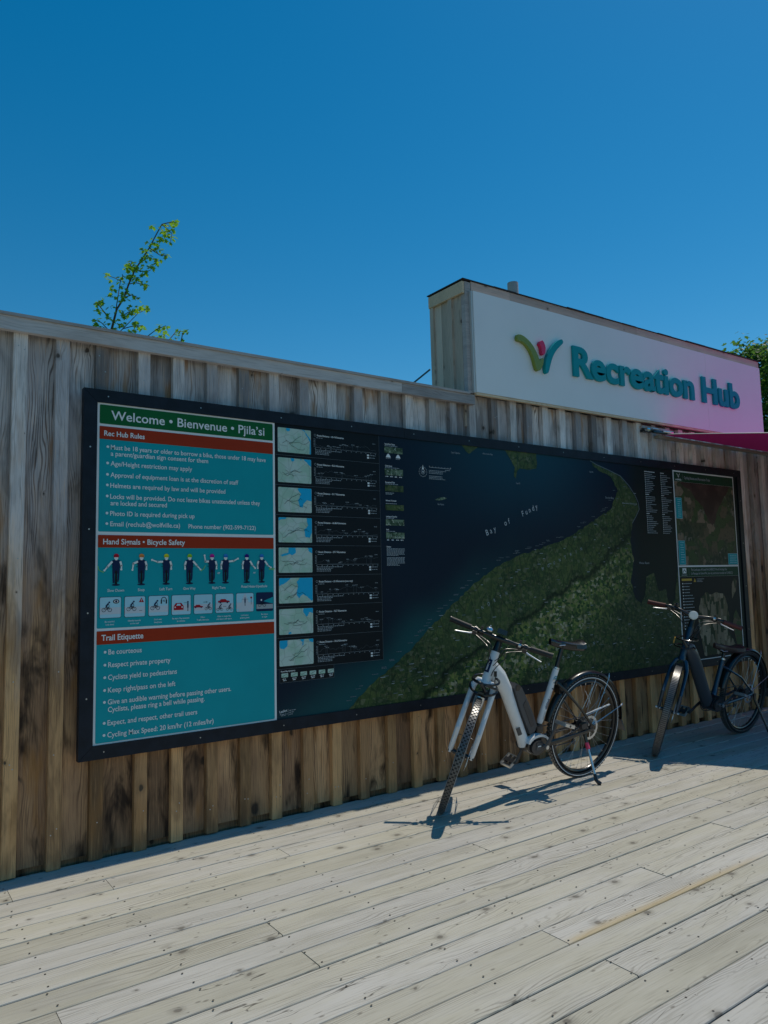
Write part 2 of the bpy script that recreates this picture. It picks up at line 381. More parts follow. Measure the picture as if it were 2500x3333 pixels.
# ------------------------------------------------------------------ setting: ground
def grid(name, x0, x1, y0, y1, z, mat, kind='structure'):
    b = MB(); b.add([(x0, y0, z), (x1, y0, z), (x1, y1, z), (x0, y1, z)], [(0, 1, 2, 3)])
    return tag(b.build(name, mat), kind=kind)
M['grass'] = plain('ground_grass', (.07, .10, .035), .95, var=.4, vscale=2.5)
grid('ground', -900, 900, -900, 900, -.42, M['grass'])

# ------------------------------------------------------------------ setting: deck
deck = tag(empty('deck'), kind='structure')
PITCH = .1434; Y0 = 2.2297
def deck_board(x0, x1, yc, z=0, mat='deck'):
    h = (PITCH - .0056) / 2; r = .0055; T = .028
    prof = [(-h, -T), (-h, -r), (-h + r * .3, -r * .3), (-h + r, 0), (h - r, 0), (h - r * .3, -r * .3), (h, -r), (h, -T)]
    xm = (x0 + x1) / 2; vs = []; g = .0012
    for x in (x0 - xm + g, x1 - xm - g):
        for (y, zz) in prof: vs.append((x, y, zz))
    n = len(prof); fs = [tuple(range(n)), tuple(range(n, 2 * n))[::-1]] + [(i, i + n, (i + 1) % n + n, (i + 1) % n) for i in range(n)]
    b = MB(); b.add(vs, fs)
    o = b.build('deck_board', M[mat], deck, loc=(xm, yc, z))
    return o
joist = lambda k: .574 + .4064 * k
fixed = {2.00: [2.187, 6.251], 2.15: [3.005], 3.59: [.984], 3.73: [.597], 3.44: [1.797], 2.73: [1.38], 2.60: [.566], 2.45: [1.377]}
screws = MB()
for row in range(-36, 13):
    y0 = Y0 + row * PITCH; yc = y0 + PITCH / 2
    if yc > 3.92 + .03: continue
    if yc < 1.0:
        cuts = [-2.6, 10.4]
    else:
        fx = next((v for k, v in fixed.items() if abs(k - yc) < .06), None)
        cuts = [-2.6] + (fx or [])
        if fx is None: cuts.append(joist(rnd.choice([-4, -3, -5, -2])))
        x = cuts[-1] + .4064 * rnd.choice([9, 10, 11, 12])
        while x < 10.0: cuts.append(x); x += .4064 * rnd.choice([9, 10, 12])
        cuts.append(10.4); cuts = sorted(set(cuts))
        cuts = [c for i, c in enumerate(cuts) if i == 0 or c - cuts[i - 1] > .2]
    for a, c in zip(cuts[:-1], cuts[1:]):
        deck_board(a, c, yc + rnd.uniform(-.0016, .0016), rnd.uniform(-.0015, .0015), 'deck_stained' if abs(yc - 2.012) < .03 and a > 2 and a < 2.5 else 'deck')
    if yc > 1.0:
        for k in range(-8, 24):
            for s in (-1, 1):
                if rnd.random() < .12: continue
                cx = joist(k) + rnd.uniform(-.012, .012); cy = yc + s * .045 + rnd.uniform(-.006, .006)
                r = .0042; screws.add([(cx + r * math.cos(a * 1.0472), cy + r * math.sin(a * 1.0472), .0022) for a in range(6)], [tuple(range(6))])
tag(screws.build('deck_screw', M['rust_screw'], deck), kind='stuff')
fas = MB(); fas.box(-2.6, 10.4, -2.99, -2.95, -.3, -.03); fas.build('edge_fascia', M['deck'], deck)

# ------------------------------------------------------------------ the board and batten wall
WF = 3.92                                    # front of the battens
wall = tag(empty('wooden_wall', (0, 4, 0)), 'weathered board and batten wooden wall along the back of the deck, behind the long map board', 'wall')
wl = lambda o: (setattr(o, 'location', Vector(o.location) - Vector((0, 4, 0))), o)[1]
bat = [.42 - .2 * k for k in range(12, 0, -1)] + [.42, .617, .812, 1.006, 1.225, 1.417, 1.612, 1.809, 2.004, 2.211, 2.412, 2.612, 2.826, 3.03, 3.236, 3.425, 3.61,
       3.835, 4.03, 4.205, 4.385, 4.585, 4.78, 4.977, 5.18, 5.392, 5.593, 5.808, 6.025, 6.226, 6.43, 6.632, 6.835, 7.06, 7.27, 7.48, 7.69] + [7.89 + .2 * k for k in range(12)]
WH = 2.665
def vboard(x0, x1, yf, yb, z0, z1, mat, name, par=None):
    xm = (x0 + x1) / 2; hw = (x1 - x0) / 2; r = .002
    pr = [(-hw, yb - yf), (-hw, r), (-hw + r, 0), (hw - r, 0), (hw, r), (hw, yb - yf)]
    n = 6; vs = [(x, y, 0) for x, y in pr] + [(x, y, z1 - z0) for x, y in pr]
    b = MB(); b.add(vs, [tuple(range(n)), tuple(range(n, 2 * n))[::-1]] + [(i, i + n, (i + 1) % n + n, (i + 1) % n) for i in range(n)])
    return wl(b.build(name, mat, par or wall, loc=(xm, yf, z0)))
TW0 = 3.56; TW1 = 7.68
for i, x in enumerate(bat):
    tall = x > TW0 and x < TW1
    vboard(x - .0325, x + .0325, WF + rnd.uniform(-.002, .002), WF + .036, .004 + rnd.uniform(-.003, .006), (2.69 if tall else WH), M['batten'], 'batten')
    if i < len(bat) - 1:
        x2 = bat[i + 1]; m_ = (x + x2) / 2; tall2 = m_ > TW0 and m_ < TW1
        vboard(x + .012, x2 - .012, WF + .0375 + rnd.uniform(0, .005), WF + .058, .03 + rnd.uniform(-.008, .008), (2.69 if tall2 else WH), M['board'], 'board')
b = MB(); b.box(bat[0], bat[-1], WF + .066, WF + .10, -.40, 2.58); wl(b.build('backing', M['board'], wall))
def cap(x0, x1, name='cap_rail'):
    b = MB(); b.box(x0, x1, WF - .036, WF - .001, 2.603, 2.672)
    return wl(b.build(name, M['cap'], wall))
for a, c in ((-2.0, 2.944), (2.946, 3.605), (7.70, 10.1)):
    cap(a, c)
for a, c in ((-2.0, .3), (.302, 3.0), (3.002, 3.553)):
    b = MB(); b.box(a, c, WF - .046, WF + .13, 2.673, 2.688); wl(b.build('cap_board', M['cap'], wall))

# nails on the wall
nl = MB()
for x in bat:
    for z in (.16, .55, .95, 1.5, 2.05, 2.5):
        for s in (-1, 1):
            if rnd.random() < .6:
                cx = x + s * .018 * rnd.random(); cz = z + rnd.uniform(-.05, .05); r = .0035
                nl.add([(cx + r * math.cos(a * 1.0472), WF - .0035, cz + r * math.sin(a * 1.0472)) for a in range(6)], [tuple(range(6))])
tag(wl(nl.build('nail', M['screw'], wall)), kind='stuff')

# ------------------------------------------------------------------ raised parapet box behind the sign
tower = tag(empty('sign_parapet', (TW0, 4, 2.6)), 'raised timber parapet box with boarded side, standing above the wall behind the white sign', 'parapet')
tl = lambda o: (setattr(o, 'location', Vector(o.location) - Vector((TW0, 4, 2.6))), o)[1]
TT = 3.522
def sideboard(y0, y1, xo, name, mat):
    b = MB(); b.box(TW0 - xo, TW0 + .02, y0, y1, 2.45, TT - .03); return tl(b.build(name, mat, tower))
sideboard(3.945, 4.05, .0, 'side_board', M['side']); sideboard(4.055, 4.165, .0, 'side_board', M['side'])
sideboard(4.17, 4.265, .0, 'side_board', M['side'])
sideboard(4.035, 4.075, .018, 'side_batten', M['side']); sideboard(4.25, 4.288, .018, 'side_batten', M['side'])
b = MB(); b.box(TW0 - .002, TW0 + .055, WF - .022, WF + .02, 2.69, TT + .0); tl(b.build('corner_board', M['cap'], tower))
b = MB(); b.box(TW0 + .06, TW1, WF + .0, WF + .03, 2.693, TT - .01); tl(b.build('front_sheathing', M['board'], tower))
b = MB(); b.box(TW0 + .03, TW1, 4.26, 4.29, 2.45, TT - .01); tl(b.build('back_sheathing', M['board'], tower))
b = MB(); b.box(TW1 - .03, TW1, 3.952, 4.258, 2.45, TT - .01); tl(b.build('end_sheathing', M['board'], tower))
M['rail'] = wood('rail_wood', 'XZ', light=(.62, .47, .40), warm=(.48, .37, .32), dark=(.13, .10, .09), line_amt=.3, knot_r=.05)
for a, c in ((TW0 + .058, 4.02), (4.022, 5.6), (5.602, TW1 + .01)):
    b = MB(); b.box(a, c, WF - .026, WF - .001, TT - .075, TT + .008); tl(b.build('top_rail', M['rail'], tower))
b = MB(); b.box(TW0 - .026, TW0 - .004, WF - .02, 4.29, TT - .088, TT - .001); tl(b.build('side_fascia', M['side_trim'], tower))
b = MB()
x = TW0 - .028
while x < TW1 + .02:
    x2 = min(x + rnd.uniform(.2, .33), TW1 + .03); d = rnd.uniform(0, .006)
    b.box(x, x2 - .003, WF - .032 - d, 4.305, TT + .0095 + rnd.uniform(0, .002), TT + .0155 + rnd.uniform(0, .005)); x = x2
tl(b.build('roof_felt', M['shingle'], tower))

# ------------------------------------------------------------------ text
TXT = {}
def text_mesh(body, bold=0.0, extrude=0.0, shear=0.0, res=3):
    key = (body, bold, extrude, shear)
    if key in TXT: return TXT[key]
    cu = bpy.data.curves.new('text', 'FONT'); cu.body = body; cu.size = 1; cu.offset = bold; cu.extrude = extrude
    cu.resolution_u = res; cu.shear = shear; cu.fill_mode = 'BOTH' if extrude else 'FRONT'
    o = bpy.data.objects.new('text', cu); COL.objects.link(o)
    dg = bpy.context.evaluated_depsgraph_get(); dg.update()
    me = bpy.data.meshes.new_from_object(o.evaluated_get(dg))
    bpy.data.objects.remove(o); bpy.data.curves.remove(cu)
    vs = [tuple(v.co) for v in me.vertices]; fs = [tuple(p.vertices) for p in me.polygons]
    bpy.data.meshes.remove(me); TXT[key] = (vs, fs); return TXT[key]
def bounds(vs): return min(v[0] for v in vs), max(v[0] for v in vs), min(v[1] for v in vs), max(v[1] for v in vs)
CAPH = bounds(text_mesh('H')[0])[3]
def put_text(mb, body, x0, x1, zb, y, h=None, mat=None, bold=.012, ang=0):
    """text from x0 to x1, baseline zb, cap height h (default: kept in proportion)"""
    vs, fs = text_mesh(body, bold)
    a, c, _, _ = bounds(vs); sx = (x1 - x0) / (c - a); sz = (h / CAPH) if h else sx * 1.08
    ca, sa = math.cos(ang), math.sin(ang)
    out = []
    for v in vs:
        px, pz = (v[0] - a) * sx, v[1] * sz
        out.append((x0 + px * ca - pz * sa, y, zb + px * sa + pz * ca))
    return mb.add(out, fs, mat)
def squiggle(mb, x0, x1, z, y, h, mat, gap=.0035):
    """a run of tiny illegible words"""
    x = x0
    while x < x1 - .004:
        wd = rnd.uniform(.006, .018); e = min(x + wd, x1)
        mb.rect(x, e, z, z + h, y, mat); x = e + gap

# ------------------------------------------------------------------ the long framed board
YP = 3.882
board = tag(empty('map_board', (4.03, WF, .5)), 'long black-framed board on the wooden wall with teal rules panel and aerial coast map', 'notice board')
bl = lambda o: (setattr(o, 'location', Vector(o.location) - Vector((4.03, WF, .5))), o)[1]
FX0, FX1, FZ0, FZ1, FW = .906, 7.150, .497, 2.361, .068
def frame_piece(pts):
    b = MB(); b.prism(pts, WF - .046, WF - .003); return bl(b.build('frame_rail', M['frame'], board))
frame_piece([(FX0, FZ1), (FX0 + FW, FZ1 - FW), (2.945, FZ1 - FW), (2.945, FZ1)])
frame_piece([(2.947, FZ1 - .002), (2.947, FZ1 - FW - .001), (FX1 - FW, FZ1 - FW), (FX1, FZ1)])
frame_piece([(FX0, FZ0), (FX1, FZ0), (FX1 - FW, FZ0 + FW), (FX0 + FW, FZ0 + FW)][::-1])
frame_piece([(FX0, FZ0 + .002), (FX0 + FW - .001, FZ0 + FW + .001), (FX0 + FW - .001, FZ1 - FW - .001), (FX0, FZ1 - .002)])
frame_piece([(FX1, FZ0 + .002), (FX1, FZ1 - .002), (FX1 - FW + .001, FZ1 - FW - .001), (FX1 - FW + .001, FZ0 + FW + .001)])
sc = MB()
for k in range(13):
    x = FX0 + .12 + k * .5
    for z in (FZ1 - .034, FZ0 + .034): sc.disc(x, z, .0034, WF - .0475, n=8)
for k in range(4):
    for x in (FX0 + .034, FX1 - .034): sc.disc(x, FZ0 + .3 + k * .42, .0042, WF - .0475, n=8)
tag(bl(sc.build('frame_screw', M['screw'], board)), kind='stuff')
b = MB(); b.box(FX0 + FW - .002, FX1 - FW + .002, YP + .003, WF - .005, FZ0 + FW - .002, FZ1 - FW + .002); bl(b.build('back_panel', M['black'], board))

# --- rules panel
def pl(parent):
    return lambda mb, name, mat=None: bl(mb.build(name, mat, parent)) if parent is board else sub(mb.build(name, mat, parent), parent)
def sub(o, parent):   # children of a sub-part that itself sits at the board's origin
    return o
rules = bl(MB().rect(.972, 1.986, .560, 2.2955, YP, M['white']).build('rules_poster', None, board))
rules['label'] = 'rules panel with white border headed Welcome, Bienvenue, Pjila\u2019si'
Y1, Y2, Y3, Y4 = YP - .001, YP - .002, YP - .003, YP - .004
def kid(mb, name, parent=rules, label=None):
    o = mb.build(name, None, parent)
    if label: o['label'] = label
    return o
kid(MB().rect(.986, 1.973, 2.184, 2.284, Y1, M['green'], .006), 'heading_band', label='green heading band')
for za, zb_, zc in ((2.171, 2.104, 1.626), (1.609, 1.545, 1.137), (1.124, 1.057, .573)):
    kid(MB().rect(.986, 1.973, zc, za, Y1, M['teal'], .007), 'teal_field')
    p = MB().rect(.986, 1.973, zb_, za, Y2, M['red'], .003); kid(p, 'red_band')
def T(body, x0, x1, zb, h=None, bold=.012, bullet=False, name='lettering', mat='white', y=None):
    p = MB(); put_text(p, body, x0, x1, zb, Y3 if y is None else y, h, M[mat], bold)
    if bullet: p.disc(1.028, zb + .0125, .0068, Y3, M[mat], 12)
    return kid(p, name)
T('Welcome \u2022 Bienvenue \u2022 Pjila\u2019si', 1.043, 1.918, 2.209, .047, .012)
T('Rec Hub Rules', 1.009, 1.217, 2.1225, .026, .018)
T('Must be 18 years or older to borrow a bike, those under 18 may have', 1.043, 1.925, 2.053, .0235, bullet=True)
T('a parent/guardian sign consent for them', 1.043, 1.571, 2.020, .0235)
T('Age/Height restriction may apply', 1.043, 1.479, 1.968, .0235, bullet=True)
T('Approval of equipment loan is at the discretion of staff', 1.043, 1.751, 1.909, .0235, bullet=True)
T('Helmets are required by law and will be provided', 1.043, 1.673, 1.854, .0235, bullet=True)
T('Locks will be provided. Do not leave bikes unattended unless they', 1.043, 1.887, 1.797, .0235, bullet=True)
T('are locked and secured', 1.045, 1.339, 1.763, .0235)
T('Photo ID is required during pick up', 1.044, 1.493, 1.709, .0235, bullet=True)
T('Email (rechub@wolfville.ca)', 1.045, 1.412, 1.655, .0235, bullet=True)
T('Phone number (902-599-7122)', 1.459, 1.859, 1.653, .0225)
T('Hand Signals \u2022 Bicycle Safety', 1.011, 1.440, 1.562, .027, .018)
T('Trail Etiquette', 1.009, 1.219, 1.0765, .028, .018)
for body, x1, z in (('Be courteous', 1.211, 1.006), ('Respect private property', 1.363, .942), ('Cyclists yield to pedestrians', 1.398, .880),
                    ('Keep right/pass on the left', 1.390, .817), ('Give an audible warning before passing other users.', 1.705, .7585),
                    ('Expect, and respect, other trail users', 1.510, .656), ('Cycling Max Speed: 20 km/hr (12 miles/hr)', 1.603, .597)):
    T(body, 1.044, x1, z, .0245, bullet=True)
T('Cyclists, please ring a bell while passing.', 1.045, 1.551, .721, .0245)
for body, x0, x1, z in (('Slow Down', 1.035, 1.118, 1.320), ('Stop', 1.189, 1.223, 1.320), ('Left Turn', 1.303, 1.370, 1.321), ('Give Way', 1.431, 1.499, 1.321),
                        ('or', 1.626, 1.642, 1.403), ('Right Turn', 1.596, 1.672, 1.321), ('or', 1.842, 1.858, 1.403), ('Road Hazard/pothole', 1.769, 1.929, 1.324)):
    T(body, x0, x1, z, .0135, .008)
# hand signal riders
def rider(cx, helmet, la, ra, swing=None):
    p = MB(); z0 = 1.353; z1 = 1.514; H = z1 - z0
    q = lambda x, z: (cx + x * H, z0 + z * H)
    p.disc(cx, z0 + .01 * H, .13 * H, Y2, M['navy'], 12, rz=.035 * H)
    p.line([q(-.17, .58), q(.17, .58)], .012 * H, Y3, M['black'])
    p.poly([q(-.115, .56), q(.115, .56), q(.10, .18), q(.075, .10), q(.04, .10), q(.05, .34), q(0, .46), q(-.05, .34), q(-.045, .06), q(-.10, .06), q(-.11, .25)], Y3, M['navy'])
    p.poly([q(-.03, .46), q(.03, .46), q(.035, .02), q(-.035, .02)], Y3 - .0006, M['black'])
    p.poly([q(-.155, .72), q(-.10, .80), q(.10, .80), q(.155, .72), q(.12, .64), q(.115, .52), q(-.115, .52), q(-.12, .64)], Y4, M['navy'])
    p.disc(*q(0, .86), .062 * H, Y4 + .0003, M['skin'], 12)
    p.poly([q(-.035, .86), q(.035, .86), q(.03, .79), q(-.03, .79)], Y4 - .0003, M['skin'])
    p.disc(*q(0, .915), .085 * H, Y4 - .0006, helmet, 10, a0=0, a1=180)
    p.poly([q(-.085, .93), q(.085, .93), q(.075, .885), q(-.075, .885)], Y4 - .0006, helmet)
    for arm in (la, ra):
        pts = [q(*a) for a in arm]
        p.line(pts[:2], .062 * H, Y4 - .0002, M['skin']); p.line(pts[1:], .05 * H, Y4 - .0002, M['skin'], .035 * H)
        p.disc(pts[-1][0], pts[-1][1], .034 * H, Y4 - .0003, M['skin'], 8)
    if swing:
        p.line([q(*a) for a in swing], .016 * H, Y4, M['lime'])
    return kid(p, 'pictogram')
dL = [(-.13, .74), (-.165, .62), (-.16, .50)]; dR = [(.13, .74), (.165, .62), (.16, .50)]
rider(1.077, M['crimson'], [(-.13, .74), (-.27, .58), (-.36, .47)], dR, [(-.56, .60), (-.54, .50), (-.46, .44), (-.38, .41)])
rider(1.206, M['orange'], [(-.13, .74), (-.26, .68), (-.29, .48)], dR)
rider(1.338, M['yellow'], [(-.13, .74), (-.29, .73), (-.48, .80)], dR)
rider(1.466, M['lime'], dL, [(.13, .74), (.26, .60), (.38, .47)], [(.40, .42), (.50, .50), (.55, .60)])
rider(1.594, M['magenta'], [(-.13, .74), (-.24, .74), (-.27, .95)], dR)
rider(1.674, M['blue'], dL, [(.13, .74), (.30, .76), (.46, .84)])
rider(1.8025, M['purple'], dL, [(.13, .74), (.22, .60), (.32, .50)])
rider(1.8955, M['blue'], dL, [(.13, .74), (.24, .60), (.36, .52)], [(.28, .47), (.40, .44), (.52, .47), (.40, .50), (.30, .48)])
# safety icons
def bike_icon(p, cx, cz, s, mat, y):
    for dx in (-.32, .32): p.ring(cx + dx * s, cz, .2 * s, .05 * s, y, mat, 12)
    p.line([(cx - .32 * s, cz), (cx - .1 * s, cz + .32 * s), (cx + .22 * s, cz + .32 * s), (cx + .32 * s, cz)], .05 * s, y, mat)
    p.line([(cx - .1 * s, cz + .32 * s), (cx, cz), (cx + .22 * s, cz + .32 * s)], .05 * s, y, mat)
    p.poly([(cx - .16 * s, cz + .42 * s), (cx + .02 * s, cz + .38 * s), (cx + .24 * s, cz + .68 * s), (cx + .12 * s, cz + .78 * s)], y, M['navy'])
    p.line([(cx - .08 * s, cz + .42 * s), (cx + .08 * s, cz + .2 * s), (cx - .0 * s, cz + .02 * s)], .09 * s, y, M['navy'])
    p.line([(cx + .18 * s, cz + .65 * s), (cx + .28 * s, cz + .36 * s)], .05 * s, y, M['navy'])
    p.disc(cx + .26 * s, cz + .82 * s, .1 * s, y, M['navy'], 9)
def car_side(p, cx, cz, s, y):
    p.poly([(cx - s, cz), (cx + s, cz), (cx + s, cz + .22 * s), (cx + .55 * s, cz + .32 * s), (cx + .25 * s, cz + .55 * s), (cx - .45 * s, cz + .55 * s), (cx - .75 * s, cz + .3 * s), (cx - s, cz + .28 * s)], y, M['carred'])
    for dx in (-.6, .6): p.disc(cx + dx * s, cz, .15 * s, y - .0003, M['navy'], 9)
caps = [('Be watchful:', 'Look ahead'), ('Identify hazards', 'on the road'), ("Don't wear", 'headphones'), ('Be alert: Pay attention', 'to vehicles'), ('Follow', 'Traffic direction'),
        ('Ride in single file', 'and leave a safe space'), ('Look before', 'entering lanes'), ('Be visible', 'at night')]
for i in range(8):
    x0 = .999 + i * .1232; x1 = x0 + .104; z0, z1 = 1.189, 1.2925; cx = (x0 + x1) / 2; y = Y3; ya = Y4
    p = MB(); p.rect(x0 - .002, x1 + .002, z0 - .002, z1 + .002, Y2, M['black'] if i < 7 else M['navy'], .008)
    if i < 7:
        p.rect(x0, x1, z0, z1, y, M['iconbg'], .007); p.rect(x0, x1, z0 + .018, z0 + .052, y - .0004, M['iconroad'])
    else:
        p.rect(x0, x1, z0, z1, y, M['navy'], .007); p.rect(x0, x1, z0 + .012, z0 + .038, y - .0004, M['dim'])
        p.poly([(cx - .01, z0 + .055), (x1, z0 + .078), (x1, z0 + .04)], y - .0004, M['teal'])
    if i == 0:
        bike_icon(p, x0 + .034, z0 + .04, .046, M['black'], ya); p.disc(x1 - .024, z1 - .022, .016, ya, M['black'], 12, rz=.011); p.disc(x1 - .024, z1 - .022, .011, ya - .0003, M['white'], 10, rz=.007); p.disc(x1 - .024, z1 - .022, .006, ya - .0006, M['navy'], 8)
    if i == 1:
        bike_icon(p, x0 + .034, z0 + .04, .046, M['black'], ya); p.poly([(x1 - .032, z1 - .030), (x1 - .006, z1 - .030), (x1 - .019, z1 - .006)], ya, M['carred']); p.rect(x1 - .020, x1 - .018, z1 - .026, z1 - .014, ya - .0003, M['white']); p.rect(x1 - .03, x1 - .015, z0 + .03, z0 + .032, ya, M['black'])
    if i == 2:
        bike_icon(p, x0 + .034, z0 + .04, .046, M['black'], ya)
        p.line([(x1 - .024 + .014 * math.cos(R(a)), z1 - .026 + .018 * math.sin(R(a))) for a in range(-10, 200, 20)], .0035, ya, M['black'])
        p.rect(x1 - .041, x1 - .034, z1 - .042, z1 - .022, ya, M['black']); p.rect(x1 - .014, x1 - .007, z1 - .042, z1 - .022, ya, M['black'])
        p.line([(x1 - .029, z1 - .022), (x1 - .019, z1 - .032)], .002, ya, M['black']); p.line([(x1 - .019, z1 - .022), (x1 - .029, z1 - .032)], .002, ya, M['black'])
    if i == 3:
        p.poly([(x0 + .010, z0 + .025), (x0 + .064, z0 + .025), (x0 + .064, z0 + .045), (x0 + .052, z0 + .062), (x0 + .022, z0 + .062), (x0 + .010, z0 + .045)], ya, M['carred'])
        p.poly([(x0 + .024, z0 + .048), (x0 + .050, z0 + .048), (x0 + .045, z0 + .058), (x0 + .029, z0 + .058)], ya - .0003, M['iconbg'])
        p.disc(x0 + .018, z0 + .040, .004, ya - .0003, M['white'], 8); p.disc(x0 + .056, z0 + .040, .004, ya - .0003, M['white'], 8)
        p.rect(x0 + .084, x0 + .092, z0 + .035, z0 + .06, ya, M['navy']); p.disc(x0 + .088, z0 + .066, .005, ya, M['navy'], 8); p.line([(x0 + .088, z0 + .035), (x0 + .088, z0 + .018)], .004, ya, M['black']); p.line([(x0 + .066, z0 + .062), (x0 + .082, z0 + .062)], .0015, ya, M['black'])
    if i == 4:
        car_side(p, x0 + .024, z0 + .034, .026, ya); bike_icon(p, x1 - .024, z0 + .026, .036, M['black'], ya); p.line([(cx, z0 + .062), (cx + .018, z0 + .062)], .002, ya, M['black'])
        p.poly([(cx + .018, z0 + .066), (cx + .018, z0 + .058), (cx + .024, z0 + .062)], ya, M['black'])
    if i == 5:
        car_side(p, cx - .004, z0 + .056, .034, ya); bike_icon(p, x0 + .024, z0 + .018, .034, M['black'], ya); bike_icon(p, x1 - .024, z0 + .018, .034, M['black'], ya); p.line([(cx - .008, z0 + .034), (cx + .01, z0 + .034)], .002, ya, M['black'])
    if i == 6:
        p.poly([(cx - .004, z1 - .004), (cx + .004, z1 - .004), (cx + .04, z0 + .004), (cx - .04, z0 + .004)], y - .0006, M['iconroad'])
        p.rect(cx - .004, cx + .004, z0 + .05, z0 + .07, ya, M['navy']); p.disc(cx, z0 + .076, .004, ya, M['navy'], 8); p.line([(cx, z0 + .05), (cx, z0 + .034)], .004, ya, M['black']); p.line([(cx - .02, z0 + .07), (cx + .02, z0 + .07)], .0012, ya, M['black'])
        p.line([(x1 - .014, z0 + .04), (x1 - .014, z0 + .075)], .002, ya, M['black']); p.disc(x1 - .014, z0 + .078, .006, ya, M['carred'], 8)
    if i == 7:
        bike_icon(p, x0 + .034, z0 + .034, .046, M['black'], ya); p.disc(x0 + .03, z0 + .062, .005, ya - .0004, M['white'], 8)
    kid(p, 'safety_icon')
    for j, s in enumerate(caps[i]):
        wd = len(s) * .00405; c0 = cx - .002
        T(s, c0 - wd / 2, c0 + wd / 2, 1.166 - j * .0145, .0080, .006)

# --- route maps strip and aerial map
sea = bl(MB().rect(1.988, 7.08, .560, 2.2955, YP + .0015, M['map_sea']).build('aerial_map', None, board))
sea['label'] = 'dark aerial map of a bay and green farmland coast'
def mk(mb, name, label=None): return kid(mb, name, sea, label)
black = MB().rect(1.9885, 2.742, .848, 2.295, YP, M['black']); mk(black, 'route_panel')
rv = lambda a, b: rnd.uniform(a, b)
waters = [
  [[(.25, 1), (.36, 1), (.36, .90), (.30, .86), (.25, .90)], [(.66, 1), (.78, .96), (.90, .70), (.97, .48), (.95, .0), (1, 0), (1, .60), (.86, .86), (.78, 1.0)]],
  [[(.38, 1), (.48, 1), (.48, .9), (.42, .87), (.38, .9)], [(.76, 1), (.95, .74), (1, .70), (1, 1)], [(.66, 1), (.70, 1), (.69, .93)]],
  [[(.60, 1), (1, 1), (1, .48), (.86, .52), (.76, .38), (.72, .20), (.64, .22), (.58, .5), (.68, .75), (.58, .94)]],
  [[(0, 1), (.25, 1), (.18, .93), (.05, .90), (0, .86)], [(.85, 1), (1, 1), (1, .42), (.92, .20), (.80, .22), (.76, .5), (.88, .7), (.84, .85)]],
  [[(.28, 1), (.50, 1), (.50, .80), (.42, .70), (.30, .74), (.10, .64), (.04, .70), (.28, .80)], [(.86, 1), (1, 1), (1, .78), (.9, .85)]],
  [[(0, 1), (.34, 1), (.24, .86), (0, .68)], [(.62, 1), (1, 1), (1, .10), (.94, .08), (.80, .26), (.70, .34), (.58, .18), (.52, .3), (.55, .68), (.52, .84)]],
  [[(.72, 1), (1, 1), (1, .80), (.88, .84), (.84, .70), (.80, .66), (.74, .78), (.70, .88)], [(.26, .06), (.34, .10), (.35, .03), (.27, .01)]],
  [[(0, 1), (.24, 1), (.22, .76), (.12, .66), (.02, .70), (0, .8)], [(.60, 1), (.73, 1), (.70, .82), (.66, .72), (.68, .88)], [(.85, 1), (1, 1), (1, .86), (.88, .88)]]]
titles = ['65.4 Kilometres', '42.2 Kilometres', '51.7 Kilometres', '66.86 Kilometres', '27.7 Kilometres', '32 Kilometres (one way)', '72.7 Kilometres', '34.6 Kilometres']
tops = [2.271, 2.090, 1.912, 1.732, 1.553, 1.374, 1.193, 1.012]
